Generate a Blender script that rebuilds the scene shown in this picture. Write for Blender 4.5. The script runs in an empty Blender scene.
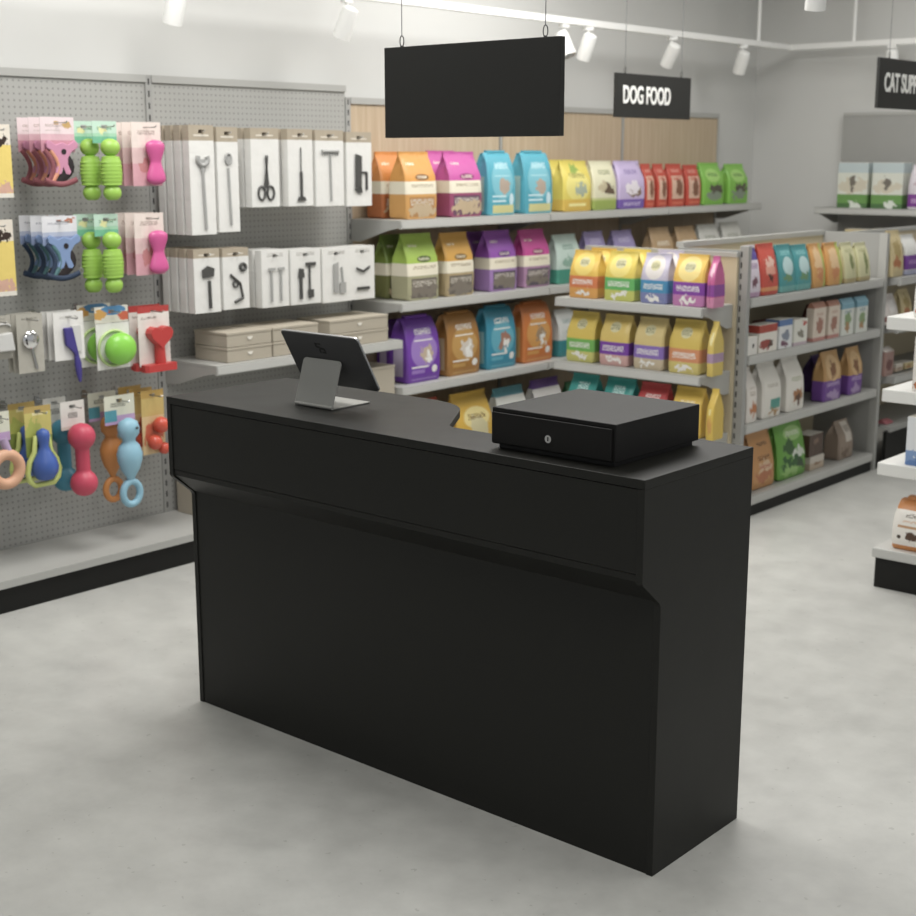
import bpy, math, random
from mathutils import Vector, Matrix
random.seed(4)
S = bpy.context.scene
COL = S.collection
# ------------------------------------------------------------------ camera, light, exposure
F = 1397.0
PITCH = math.atan(301/1397.0); YAW = math.radians(-40.857)
CAM = Vector((1.664, -2.640, 1.70))
FWD = Vector((math.sin(YAW)*math.cos(PITCH), math.cos(YAW)*math.cos(PITCH), -math.sin(PITCH)))
RGT = Vector((math.cos(YAW), -math.sin(YAW), 0)); UP = RGT.cross(FWD)
cd = bpy.data.cameras.new('camera'); cam = bpy.data.objects.new('camera', cd); COL.objects.link(cam)
cam.location = CAM
cam.rotation_euler = Matrix((RGT, UP, -FWD)).transposed().to_euler()
cd.sensor_width = 36; cd.lens = F/916*36
cd.dof.use_dof = True; cd.dof.focus_distance = 3.45; cd.dof.aperture_fstop = 5.0
cd.clip_start = .05; S.camera = cam
W = bpy.data.worlds.new('world'); S.world = W; W.use_nodes = True
W.node_tree.nodes['Background'].inputs[0].default_value = (.95, .97, 1, 1)
W.node_tree.nodes['Background'].inputs[1].default_value = .36
def area(loc, sx, sy, power, rot=(0, 0, 0), col=(1, .985, .96)):
    l = bpy.data.lights.new('ceiling_light', 'AREA'); l.shape = 'RECTANGLE'; l.size = sx; l.size_y = sy
    l.energy = power; l.color = col
    o = bpy.data.objects.new('ceiling_light', l); COL.objects.link(o); o.location = loc; o.rotation_euler = rot
for (x, y, p) in ((-1.9, 0.5, 56), (1.7, -1.3, 54), (-1.9, 3.0, 56), (1.3, 2.2, 13), (-1.2, 5.0, 24)):
    area((x, y, 3.17), 1.6, 1.2, p)
S.view_settings.view_transform = 'Standard'; S.view_settings.look = 'None'
S.view_settings.gamma = 1; S.view_settings.use_curve_mapping = False
S.view_settings.exposure = 0.17

# ------------------------------------------------------------------ measuring helpers (photo point on a known plane -> metres)
def ray(px, py): return FWD*F + RGT*(px-458) + UP*(458-py)
def onx(px, py, X): d = ray(px, py); return CAM + d*((X-CAM.x)/d.x)
def ony(px, py, Y): d = ray(px, py); return CAM + d*((Y-CAM.y)/d.y)
def proj(p):
    d = Vector(p)-CAM; z = d.dot(FWD); return 458+F*d.dot(RGT)/z, 458-F*d.dot(UP)/z
def Yat(px, X, z):
    py = 300
    for _ in range(6): Y = onx(px, py, X).y; py = proj((X, Y, z))[1]
    return Y
def Xat(px, Y, z):
    py = 300
    for _ in range(6): X = ony(px, py, Y).x; py = proj((X, Y, z))[1]
    return X

# ------------------------------------------------------------------ materials
def lin(h):
    h = h.lstrip('#'); v = [int(h[i:i+2], 16)/255 for i in (0, 2, 4)]
    return tuple(c/12.92 if c <= .04045 else ((c+.055)/1.055)**2.4 for c in v)+(1,)
def mat(name, col, rough=.5, metal=0, spec=.5):
    m = bpy.data.materials.new(name); m.use_nodes = True
    b = m.node_tree.nodes['Principled BSDF']
    b.inputs['Base Color'].default_value = lin(col); b.inputs['Roughness'].default_value = rough
    b.inputs['Metallic'].default_value = metal; b.inputs['Specular IOR Level'].default_value = spec
    return m
LIN = lin
class NT:
    def __init__(s, m): s.t = m.node_tree; s.n = s.t.nodes; s.l = s.t.links; s.b = s.n['Principled BSDF']
    def node(s, k, **kw):
        x = s.n.new(k)
        for a, v in kw.items(): setattr(x, a, v)
        return x
    def put(s, sock, v):
        if hasattr(v, 'links'): s.l.new(v, sock)
        else: sock.default_value = v
    def math(s, op, a, b=0.0):
        x = s.node('ShaderNodeMath', operation=op); s.put(x.inputs[0], a); s.put(x.inputs[1], b); return x.outputs[0]
    def vec(s, op, a, b=(0, 0, 0)):
        x = s.node('ShaderNodeVectorMath', operation=op); s.put(x.inputs[0], a); s.put(x.inputs[1], b); return x
    def mix(s, f, a, b):
        x = s.node('ShaderNodeMix', data_type='RGBA'); s.put(x.inputs[0], f); s.put(x.inputs[6], a); s.put(x.inputs[7], b); return x.outputs[2]
    def noise(s, vec, scale, detail=3, rough=.5):
        x = s.node('ShaderNodeTexNoise'); x.inputs['Scale'].default_value = scale
        x.inputs['Detail'].default_value = detail; x.inputs['Roughness'].default_value = rough
        if vec is not None: s.l.new(vec, x.inputs['Vector'])
        return x
    def bump(s, h, strength, dist=.01):
        x = s.node('ShaderNodeBump'); x.inputs['Strength'].default_value = strength; x.inputs['Distance'].default_value = dist
        s.l.new(h, x.inputs['Height']); s.l.new(x.outputs[0], s.b.inputs['Normal'])
    def coord(s, k='Object'): return s.node('ShaderNodeTexCoord').outputs[k]
    def xyz(s, v): x = s.node('ShaderNodeSeparateXYZ'); s.l.new(v, x.inputs[0]); return x.outputs

def m_floor():
    m = mat('polished_concrete', '#c9c9c4', .38); t = NT(m); c = t.coord()
    a = t.noise(c, .9, 6, .6).outputs[0]; b = t.noise(c, 7, 5, .65).outputs[0]; d = t.noise(c, 60, 2).outputs[0]
    r = t.node('ShaderNodeValToRGB'); r.color_ramp.elements[0].position = .32; r.color_ramp.elements[1].position = .7
    r.color_ramp.elements[0].color = lin('#acaca8'); r.color_ramp.elements[1].color = lin('#cbcbc6')
    t.l.new(t.math('ADD', t.math('MULTIPLY', a, .55), t.math('MULTIPLY', b, .45)), r.inputs[0])
    # small dark flecks and scratches
    sp = t.math('LESS_THAN', t.noise(c, 38, 2).outputs[0], .29)
    t.l.new(t.mix(t.math('MULTIPLY', sp, .35), r.outputs[0], lin('#85857f')), t.b.inputs['Base Color'])
    t.l.new(t.math('ADD', t.math('MULTIPLY', b, .22), .27), t.b.inputs['Roughness'])
    t.bump(d, .04, .002); return m
def m_paint(name, col):
    m = mat(name, col, .75, spec=.25); t = NT(m); t.bump(t.noise(t.coord(), 220, 2).outputs[0], .05, .002); return m
def m_metal(name, col, rough=.42):
    m = mat(name, col, rough, .0, .5); t = NT(m); c = t.coord()
    n = t.noise(c, 5, 4).outputs[0]
    t.l.new(t.mix(t.math('MULTIPLY', n, .22), lin(col), lin('#8c8c88')), t.b.inputs['Base Color'])
    t.l.new(t.math('ADD', t.math('MULTIPLY', n, .2), rough-.1), t.b.inputs['Roughness']); return m
def m_peg(axis):
    m = mat('pegboard_metal_'+axis, '#a5a5a0', .5); t = NT(m); x, y, z = t.xyz(t.coord())
    u = y if axis == 'y' else x
    p = .0254
    fu = t.math('SUBTRACT', t.math('FRACT', t.math('DIVIDE', u, p)), .5); fz = t.math('SUBTRACT', t.math('FRACT', t.math('DIVIDE', z, p)), .5)
    d = t.math('ADD', t.math('MULTIPLY', fu, fu), t.math('MULTIPLY', fz, fz))
    hole = t.math('LESS_THAN', d, .034)
    n = t.noise(t.coord(), 3, 4).outputs[0]
    base = t.mix(t.math('MULTIPLY', n, .35), lin('#aeaeaa'), lin('#989894'))
    t.l.new(t.mix(t.math('MULTIPLY', hole, .42), base, lin('#4c4c4a')), t.b.inputs['Base Color'])
    t.bump(t.math('SUBTRACT', 1.0, hole), .4, .003); return m
def m_slot(off=None):
    m = mat('slotted_upright', '#9f9f9c', .45); t = NT(m); x, y, z = t.xyz(t.coord())
    s = t.math('LESS_THAN', t.math('FRACT', t.math('DIVIDE', z, .05)), .52)
    w = t.math('LESS_THAN', t.math('ABSOLUTE', y) if off is None else t.math('ABSOLUTE', t.math('SUBTRACT', x, off)), .004)
    t.l.new(t.mix(t.math('MULTIPLY', s, w), lin('#a3a3a0'), lin('#2c2c2c')), t.b.inputs['Base Color']); return m
def m_wood():
    m = mat('pale_oak_board', '#bfa987', .55); t = NT(m); c = t.coord()
    mp = t.node('ShaderNodeMapping'); mp.inputs['Scale'].default_value = (9, 9, .5); t.l.new(c, mp.inputs[0])
    a = t.noise(mp.outputs[0], 3.2, 6, .6).outputs[0]
    mp2 = t.node('ShaderNodeMapping'); mp2.inputs['Scale'].default_value = (60, 60, 1.2); t.l.new(c, mp2.inputs[0])
    b = t.noise(mp2.outputs[0], 2.5, 3).outputs[0]
    r = t.node('ShaderNodeValToRGB'); r.color_ramp.elements[0].position = .3; r.color_ramp.elements[1].position = .72
    r.color_ramp.elements[0].color = lin('#b09a7f'); r.color_ramp.elements[1].color = lin('#cdbda4')
    t.l.new(t.math('ADD', t.math('MULTIPLY', a, .65), t.math('MULTIPLY', b, .35)), r.inputs[0])
    t.l.new(r.outputs[0], t.b.inputs['Base Color']); return m
def m_black():
    m = mat('black_laminate', '#121210', .5, 0, .3); t = NT(m); c = t.coord()
    n = t.noise(c, 4, 5, .6).outputs[0]
    t.l.new(t.mix(n, lin('#141411'), lin('#1b1b17')), t.b.inputs['Base Color'])
    t.l.new(t.math('ADD', t.math('MULTIPLY', n, .15), .42), t.b.inputs['Roughness'])
    t.bump(t.noise(c, 350, 2).outputs[0], .08, .001); return m

# printed packaging: shapes laid out in the pack's own front coordinates (u across, v up)
def B(v0, v1, c): return ('r', -9, 9, v0, v1, c)
def R(u0, u1, v0, v1, c): return ('r', u0, u1, v0, v1, c)
def E(cu, cv, ru, rv, c): return ('e', cu, cv, ru, rv, c)
def N(cu, cv, ru, rv, c): return ('n', cu, cv, ru, rv, c)
def T(u0, u1, v0, v1, c): return ('t', u0, u1, v0, v1, c)
def soft(c):
    g = .3*c[0]+.59*c[1]+.11*c[2]; return tuple((.82*v+.18*g)*.92 for v in c[:3])+(1,)
def m_print(name, base, shapes, rough=.38):
    lin = lambda h: soft(LIN(h))
    m = mat('print_'+name, base, rough, 0, .45); t = NT(m)
    uv = t.node('ShaderNodeUVMap').outputs[0]; col = lin(base)
    oi = t.node('ShaderNodeObjectInfo').outputs['Random']; cx = t.node('ShaderNodeCombineXYZ'); t.l.new(t.math('MULTIPLY', oi, 37.0), cx.inputs[0]); t.l.new(t.math('MULTIPLY', oi, 91.0), cx.inputs[1]); rnd = cx.outputs[0]
    nz = t.noise(t.vec('ADD', uv, rnd).outputs[0], 7, 3); warp = None; lett = None
    for s in shapes:
        k, a, b, c_, d, colr = s
        if k in 'rt': cu, cv, ru, rv = (a+b)/2, (c_+d)/2, (b-a)/2, (d-c_)/2
        else: cu, cv, ru, rv = a, b, c_, d
        src = uv
        if k == 'n':
            if warp is None:
                w = t.vec('SUBTRACT', nz.outputs['Color'], (.5, .5, .5)).outputs[0]
                warp = t.vec('ADD', uv, t.vec('MULTIPLY', w, (.42, .42, 0)).outputs[0]).outputs[0]
            src = warp
        q = t.vec('MULTIPLY', t.vec('SUBTRACT', src, (cu, cv, 0)).outputs[0], (1/ru, 1/rv, 0)).outputs[0]
        if k in 'en': msk = t.math('LESS_THAN', t.vec('LENGTH', q).outputs['Value'], 1)
        else:
            x, y, _ = t.xyz(t.vec('ABSOLUTE', q).outputs[0]); msk = t.math('LESS_THAN', t.math('MAXIMUM', x, y), 1)
        if k == 't':
            if lett is None:
                mp = t.node('ShaderNodeMapping'); mp.inputs['Scale'].default_value = (46, 30, 1); t.l.new(t.vec('ADD', uv, rnd).outputs[0], mp.inputs[0])
                lett = t.math('GREATER_THAN', t.noise(mp.outputs[0], 1, 3).outputs[0], .5)
            msk = t.math('MULTIPLY', msk, lett)
        col = t.mix(msk, col, lin(colr))
    if hasattr(col, 'links'): t.l.new(col, t.b.inputs['Base Color'])
    t.bump(t.noise(t.coord(), 20, 3).outputs[0], .4, .008)
    return m

M = {}
M['floor'] = m_floor(); M['wall'] = m_paint('wall_paint', '#d0d0cd'); M['ceil'] = m_paint('ceiling_paint', '#d8d8d4')
M['peg'] = m_peg('y'); M['slot'] = m_slot(); M['slotx'] = m_slot(-.035); M['wood'] = m_wood(); M['black'] = m_black()
M['shelf'] = m_metal('grey_shelf_metal', '#b4b4b0'); M['gpanel'] = m_metal('grey_panel_metal', '#a2a29f')
M['white_shelf'] = m_metal('white_shelf_metal', '#e8e8e4', .35)
M['kick'] = mat('black_kick', '#171715', .55, 0, .3); M['tan'] = m_paint('tan_back_board', '#c9bda2')
M['steel'] = mat('steel', '#c4c4c4', .28, 1); M['chrome'] = mat('chrome', '#e6e6e6', .12, 1)
M['dark'] = mat('dark_plastic', '#161616', .4); M['blackp'] = mat('black_plastic', '#121110', .52, 0, .24)
M['darkgroove'] = mat('groove', '#060606', .7)
M['stand'] = mat('tablet_stand_metal', '#969692', .4, .1); M['tabback'] = mat('tablet_back', '#4c4c4d', .36, .1)
M['tabedge'] = mat('tablet_edge', '#b9b9ba', .25, .9); M['screen'] = mat('screen_glass', '#050506', .08)
M['signb'] = mat('sign_board', '#2a2a28', .6, 0, .3); M['letter'] = mat('sign_letter', '#f0f0ec', .6)
M['white'] = mat('white_metal', '#efefec', .4); M['wire'] = mat('wire', '#77777a', .4, .8)
M['carton'] = m_paint('beige_carton', '#b0a899'); M['cartonw'] = mat('carton_label', '#e6e2d8', .5)

# ------------------------------------------------------------------ mesh helpers
class MB:
    def __init__(s): s.v = []; s.f = []; s.m = []; s.uv = {}; s.pl = None
    def face(s, idx, mi=0, uv=None):
        if uv: s.uv[len(s.f)] = uv
        s.f.append(tuple(idx)); s.m.append(mi)
    def box(s, x0, x1, y0, y1, z0, z1, mi=0, bev=0.0):
        if bev > 0: return s.prism([(x0+bev, y0), (x1-bev, y0), (x1, y0+bev), (x1, y1-bev), (x1-bev, y1), (x0+bev, y1), (x0, y1-bev), (x0, y0+bev)], z0, z1, 'z', mi)
        n = len(s.v)
        s.v += [(x0, y0, z0), (x1, y0, z0), (x1, y1, z0), (x0, y1, z0), (x0, y0, z1), (x1, y0, z1), (x1, y1, z1), (x0, y1, z1)]
        for q in ((3, 2, 1, 0), (4, 5, 6, 7), (0, 1, 5, 4), (1, 2, 6, 5), (2, 3, 7, 6), (3, 0, 4, 7)): s.face([n+i for i in q], mi)
        return s
    def prism(s, poly, a, b, axis='y', mi=0):
        """poly in the two other axes, extruded from a to b along axis"""
        n = len(s.v); k = len(poly)
        def P(p, t): return {'x': (t, p[0], p[1]), 'y': (p[0], t, p[1]), 'z': (p[0], p[1], t)}[axis]
        s.v += [P(p, a) for p in poly]+[P(p, b) for p in poly]
        ar = sum(poly[i][0]*poly[(i+1) % k][1]-poly[(i+1) % k][0]*poly[i][1] for i in range(k))
        fl = (ar > 0) == (axis != 'y')
        A = list(range(n, n+k)); Bq = list(range(n+k, n+2*k))
        s.face(A[::-1] if fl else A, mi); s.face(Bq if fl else Bq[::-1], mi)
        for i in range(k):
            j = (i+1) % k; q = [A[i], A[j], Bq[j], Bq[i]]; s.face(q if fl else q[::-1], mi)
        return s
    def lathe(s, prof, c=(0, 0, 0), n=20, mi=0, sy=1.0):
        """prof: list of (r, z), turned about the vertical through c"""
        b = len(s.v)
        for r, z in prof:
            for i in range(n):
                a = 2*math.pi*i/n; s.v.append((c[0]+r*math.cos(a), c[1]+r*math.sin(a)*sy, c[2]+z))
        for k in range(len(prof)-1):
            for i in range(n):
                j = (i+1) % n; s.face((b+k*n+i, b+k*n+j, b+(k+1)*n+j, b+(k+1)*n+i), mi)
        s.face([b+i for i in range(n)][::-1], mi); s.face([b+(len(prof)-1)*n+i for i in range(n)], mi)
        return s
    def tube(s, pts, r, n=10, mi=0, closed=False, flat=1.0):
        pts = [Vector(p) for p in pts]; b = len(s.v); K = len(pts); rr = r if isinstance(r, (list, tuple)) else [r]*K
        ref = Vector((0, 1, 0))
        for k, p in enumerate(pts):
            d = (pts[(k+1) % K]-pts[k-1]) if closed else (pts[min(k+1, K-1)]-pts[max(k-1, 0)])
            d.normalize(); u = ref.cross(d)
            if u.length < 1e-3: u = Vector((1, 0, 0)).cross(d)
            u.normalize(); w = d.cross(u)
            for i in range(n):
                a = 2*math.pi*i/n; s.v.append(tuple(p+u*math.cos(a)*rr[k]+w*math.sin(a)*rr[k]*flat))
        for k in range(K if closed else K-1):
            k2 = (k+1) % K
            for i in range(n):
                j = (i+1) % n; s.face((b+k*n+i, b+k*n+j, b+k2*n+j, b+k2*n+i), mi)
        if not closed:
            s.face([b+i for i in range(n)][::-1], mi); s.face([b+(K-1)*n+i for i in range(n)], mi)
        return s
    def mesh(s, name, mats, smooth=None):
        me = bpy.data.meshes.new(name); me.from_pydata(s.v, [], s.f); 
        for m in (mats if isinstance(mats, (list, tuple)) else [mats]): me.materials.append(m)
        me.polygons.foreach_set('material_index', s.m)
        if s.uv or s.pl:
            L = me.uv_layers.new(name='UVMap')
            for p in me.polygons:
                u = s.uv.get(p.index)
                for q, li in enumerate(p.loop_indices):
                    if u: L.data[li].uv = u[q]
                    elif s.pl:
                        v = me.vertices[me.loops[li].vertex_index].co; x0, x1, z0, z1 = s.pl
                        L.data[li].uv = ((v.x-x0)/(x1-x0), (v.z-z0)/(z1-z0))
        me.update()
        if smooth: me.shade_smooth(); me.set_sharp_from_angle(angle=math.radians(smooth))
        return me
def obj(name, mb, m, parent=None, loc=None, smooth=None, bevel=0, label=None):
    me = mb.mesh(name, m, smooth) if isinstance(mb, MB) else mb
    o = bpy.data.objects.new(name, me); COL.objects.link(o)
    if parent: o.parent = parent
    if loc: o.location = loc
    if bevel:
        b = o.modifiers.new('bevel', 'BEVEL'); b.width = bevel; b.segments = 2; b.limit_method = 'ANGLE'
    if label: o['label'] = label
    return o
def tag(o, label, cat, group=None):
    o['label'] = label; o['category'] = cat
    if group: o['group'] = group
    return o
def thing(name, label, cat, loc, rz=0, group=None):
    o = bpy.data.objects.new(name, None); COL.objects.link(o); o.empty_display_size = .05
    o.location = loc; o.rotation_euler = (0, 0, math.radians(rz)); return tag(o, label, cat, group)
def struct(name, mb, m, **k):
    o = obj(name, mb, m, **k); o['kind'] = 'structure'; return o
def copy_tree(o, parent=None):
    c = o.copy(); COL.objects.link(c); c.parent = parent
    for ch in list(o.children): copy_tree(ch, c)
    return c

# ------------------------------------------------------------------ the room
WX, BY = -3.40, 6.42
struct('floor', MB().box(WX-.1, 4.2, -5.2, BY+.1, -.1, 0), M['floor'])
struct('ceiling', MB().box(WX-.1, 4.2, -5.2, BY+.1, 3.2, 3.3), M['ceil'])
struct('wall_left', MB().box(WX-.1, WX, -5.2, BY, 0, 3.2), M['wall'])
struct('wall_back', MB().box(WX, 4.2, BY, BY+.1, 0, 3.2), M['wall'])

# ------------------------------------------------------------------ gondola shelving along the left wall
PX = -3.35         # face of the back panels
def shelf_mb(L, d, th=.042, z=0, b=.008):
    """shelf along +y (0..L), from x=0 (back) to x=d (front): pan with folded front lip"""
    m = MB(); m.prism([(b, -.012), (b, 0), (d, 0), (d, -th), (d-.014, -th), (d-.014, -.012)], 0, L, 'y'); return m
def bracket_mb(d, h=.11):
    """side bracket in the x-z plane, thin along y"""
    m = MB(); m.prism([(.008, -.012), (d-.016, -.012), (d-.016, -.036), (d*.75, -.05), (.07, -h), (.008, -h)], -.0015, .0015, 'y'); return m
def add_shelf(root, y0, y1, z, d, m, bm=None):
    L = y1-y0-.006
    s = obj('shelf', shelf_mb(L, d), m, root, (0, y0+.003, z))
    r = MB(); r.box(d, d+.004, .004, L-.004, -.038, -.006); obj('price_rail', r, M['rail'], s)
    for yy in (.002, L-.002): obj('bracket', bracket_mb(d), bm or m, s, (0.0, yy, 0))
    return s
M['rail'] = m_metal('price_rail_metal', '#c4c4c0', .35)
BAYS = [(-.05, 1.14), (1.14, 2.33), (2.33, 3.52), (3.52, 4.71), (4.71, 5.85)]
BAYLAB = ['grey pegboard wall bay hung with colourful pet toys', 'grey pegboard wall bay of packaged tools with a shelf of boxes',
          'oak-backed wall shelving bay behind the blank hanging sign', 'oak-backed wall shelving bay with teal and yellow bags on top',
          'oak-backed wall shelving bay below the dog food sign']
def upright(root, y, h, x=0.0):
    u = MB(); u.box(-.03, .006, -.016, .016, 0, h); return obj('upright', u, M['slot'], root, (x, y, 0))
for i, (y0, y1) in enumerate(BAYS):
    b = thing('wall_gondola', BAYLAB[i], 'shelving', (PX, y0, 0), 0, 'shelving bays along the left wall')
    L = y1-y0; h = 2.04 if i < 2 else 1.985
    p = MB(); p.box(-.03, 0, .017, L-.017, .1, h-.03); obj('back_panel', p, M['peg'] if i < 2 else M['wood'], b)
    p = MB(); p.box(-.034, .01, .0165, L-.0165, h-.03, h); obj('top_rail', p, M['shelf'], b)
    if i < 3: upright(b, 0, h)
    else: obj('upright', MB().box(-.03, .004, -.006, .006, 0, h), M['shelf'], b)
    if i == 4: obj('upright', MB().box(-.03, .004, L-.016, L, 0, h), M['shelf'], b)
    d = .40 if i < 2 else .37
    s = obj('base_shelf', shelf_mb(L, d, .03), M['shelf'], b, (0, 0, .13))
    k = MB(); k.box(d-.03, d-.015, 0, L, 0, .1); obj('kick_plate', k, M['kick'], b)
    if i == 1:
        add_shelf(b, .02, L, .825, .36, M['shelf']); add_shelf(b, .02, L, .50, .36, M['shelf'])
    if i >= 2:
        for z in (1.40, 1.0, .585): add_shelf(b, 0 if i > 2 else .0, L, z, .35, M['shelf'])

# ------------------------------------------------------------------ the free-standing gondola with its end shelves
def gondola_shelves():
    X0, X1, Y0, Y1, SP = -2.43, -1.545, 3.10, 4.62, -1.93
    g = thing('aisle_gondola', 'grey aisle gondola with recessed shelves of treats and food', 'shelving', (X1, Y0, 0))
    def bx(name, x0, x1, y0, y1, z0, z1, m, par=g): return obj(name, MB().box(x0-X1, x1-X1, y0-Y0, y1-Y0, z0, z1), m, par)
    bx('spine_panel', SP-.012, SP+.012, Y0+.03, Y1-.03, .05, 1.28, M['tan'])
    bx('top_rail', SP-.02, SP+.02, Y0+.03, Y1-.03, 1.28, 1.305, M['shelf'])
    bx('side_panel', SP+.0, X1-.0455, Y1-.03, Y1-.012, .0, 1.30, M['gpanel'])
    bx('side_panel', SP+.0, X1-.045, Y0+.012, Y0+.03, .0, 1.28, M['gpanel'])
    for yy in (Y0+.017, Y1-.015):
        u = MB(); u.box(-.045, 0.0, -.015, .015, 0, 1.30); obj('upright', u, M['slotx'] if yy < Y0+.1 else M['shelf'], g, (0, yy-Y0, 0))
    for z in (1.06, .79, .46, .10):
        s = obj('shelf', MB().box(SP+.012-X1, -.003, .045, Y1-Y0-.045, z-.045, z), M['shelf'], g)
        obj('price_rail', MB().box(-.003, .002, .05, Y1-Y0-.05, z-.04, z-.005), M['rail'], s)
    bx('kick_plate', X1-.02, X1-.008, Y0+.045, Y1-.045, 0, .055, M['kick'])
    for z in (1.0, .6, .2): bx('shelf', X0, SP-.012, Y0+.04, Y1-.04, z-.04, z, M['shelf'])
    return g
gondola_shelves()
EY = 3.10; EX0, EX1 = -2.43, -1.6
e = thing('end_gondola', 'grey end-of-aisle shelving facing the counter with yellow food bags', 'shelving', (EX0, EY, 0), -90)
# local frame: +y runs along the world +x, +x points at the camera side (world -y)
EL = EX1-EX0
obj('back_panel', MB().box(.002, .02, .013, EL+.01, .1, 1.25), M['tan'], e)
obj('top_rail', MB().box(0.001, .026, -.002, EL+.012, 1.2505, 1.272), M['shelf'], e)
obj('upright', MB().box(0, .022, -.016, .012, 0, 1.27), M['shelf'], e)
for z in (1.035, .725, .43): add_shelf(e, 0, EL, z, .29, M['shelf'])
obj('base_shelf', shelf_mb(EL, .32, .03), M['shelf'], e, (.0, 0, .13)); obj('kick_plate', MB().box(.28, .295, 0, EL, 0, .1), M['kick'], e)

# farther bay behind the gondola, shelves on brackets
c = thing('aisle_gondola', 'farther grey shelving bay half hidden behind the white display stand', 'shelving', (-1.85, 4.66, 0), 0)
CL = 1.2
obj('back_panel', MB().box(-.02, 0, 0, CL, .1, 1.27), M['tan'], c); obj('top_rail', MB().box(-.025, .01, 0, CL, 1.27, 1.29), M['shelf'], c)
obj('upright', MB().box(-.02, .02, -.02, 0.02, 0, 1.29), M['slot'], c, (0, -.022, 0)); 
for z in (1.06, .80, .52): add_shelf(c, 0, CL, z, .36, M['gpanel'])
obj('base_shelf', shelf_mb(CL, .36, .03), M['gpanel'], c, (0, 0, .24)); obj('kick_plate', MB().box(.32, .34, 0, CL, 0, .21), M['kick'], c)

# cat supplies shelving on the back wall
cs = thing('wall_gondola', 'grey back wall shelving under the cat supplies sign', 'shelving', (-2.70, 6.37, 0), -90)
CSL = 2.2
obj('back_panel', MB().box(-.03, 0, .0, CSL, .1, 1.97), M['gpanel'], cs); obj('top_rail', MB().box(-.032, .004, 0, CSL, 1.97, 1.99), M['shelf'], cs)
for z in (1.375, .95): add_shelf(cs, 0, CSL, z, .36, M['gpanel'])
obj('base_shelf', shelf_mb(CSL, .36, .03), M['gpanel'], cs, (0, 0, .2)); obj('kick_plate', MB().box(.32, .34, 0, CSL, 0, .17), M['kick'], cs)

# white display stand at the right edge
DX, DY = -.622, 2.55
d = thing('display_stand', 'white tiered display stand with a black base at the edge', 'display stand', (DX, DY, 0))
DW = 1.0
obj('kick_plate', MB().box(.012, DW, .012, .5, 0, .125), M['kick'], d)
obj('base_shelf', MB().box(0, DW, 0, .52, .125, .165), M['rail'], d, bevel=.004)
for z in (.515, .81, 1.095):
    s = obj('shelf', MB().box(0, DW, 0, .34, z-.05, z), M['white_shelf'], d, bevel=.003)
u = MB(); u.box(-.02, .02, -.016, .016, .165, 1.6); obj('upright', u, M['slot'], d, (.17, .365, 0))
u = MB(); u.box(-.02, .02, -.016, .016, .165, 1.6); obj('upright', u, M['slot'], d, (.9, .365, 0))
obj('back_panel', MB().box(.19, .88, .36, .375, .165, 1.6), M['white_shelf'], d)

# ------------------------------------------------------------------ the black counter
k = thing('sales_counter', 'long black sales counter with an overhanging front and chamfered ends', 'counter', (0, 0, 0))
HT = .997; CLN = 1.71; BK = .405; OV = -.08; PT = .018
prof = [(OV, HT-.022), (OV, .757), (OV+.004, .75), (-.006, .692), (0, .682), (0, 0), (BK, 0), (BK, HT-.022)]
def side(x0, x1): return MB().prism(prof, x0, x1, 'x')
obj('end_panel', side(-PT, 0), M['black'], k, bevel=.0012); obj('end_panel', side(-CLN, -CLN+PT), M['black'], k, bevel=.0012)
def arc(cx, cy, r, a0, a1, n=6): return [(cx+r*math.cos(math.radians(a0+(a1-a0)*i/n)), cy+r*math.sin(math.radians(a0+(a1-a0)*i/n))) for i in range(n+1)]
top = [(-CLN, OV), (0, OV), (0, BK), (-.44, BK)]+arc(-.49, .165, .05, 0, -90)+[(-.70, .115)]+arc(-.725, .165, .05, -90, -150)+[(-.885, .315), (-.91, .345), (-.945, .372), (-.99, .392), (-1.05, BK), (-CLN, BK)]
obj('countertop', MB().prism(top, HT-.022, HT, 'z'), M['black'], k, bevel=.0015)
obj('fascia_panel', MB().box(-CLN+PT+.001, -PT-.001, OV+.003, OV+.02, .775, HT-.0245), M['black'], k)
obj('bottom_rail', MB().prism([(OV+.004, .773), (OV+.004, .757), (-.004, .694), (.014, .694), (.014, .712), (OV+.022, .773)], -CLN+PT+.001, -PT-.001, 'x'), M['black'], k)
obj('front_panel', MB().box(-CLN+PT+.001, -PT-.001, .003, .02, .0, .694), M['black'], k)
obj('inner_shelf', MB().box(-CLN+PT+.001, -PT-.001, .021, BK-.01, .40, .418), M['black'], k)
obj('bottom_panel', MB().box(-CLN+PT+.001, -PT-.001, .021, BK-.01, .03, .048), M['black'], k)

# cash drawer
dr = thing('cash_drawer', 'flat black cash drawer with a round keyed lock on the counter', 'cash drawer', (-.305, .14, HT))
x0, x1, y0, y1 = -.182, .186, -.170, .20
obj('foot_plate', MB().box(x0+.012, x1-.012, y0+.02, y1-.01, 0, .014), M['dark'], dr)
obj('housing', MB().box(x0, x1, y0+.006, y1, .012, .103), M['blackp'], dr, bevel=.002)
fr = obj('drawer_front', MB().box(x0+.004, x1-.008, y0-.001, y0+.0055, .016, .092), M['blackp'], dr, bevel=.0015)
lk = MB(); lk.prism(arc(0, 0, .0095, 0, 345, 23), -.006, 0, 'y'); 
lo = obj('lock', lk, M['chrome'], fr, (0, y0-.001, .047))
lo2 = MB(); lo2.box(-.0015, .0015, -.0068, -.006, -.005, .005); obj('keyhole', lo2, M['dark'], dr, (0, y0-.001, .047))

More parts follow.
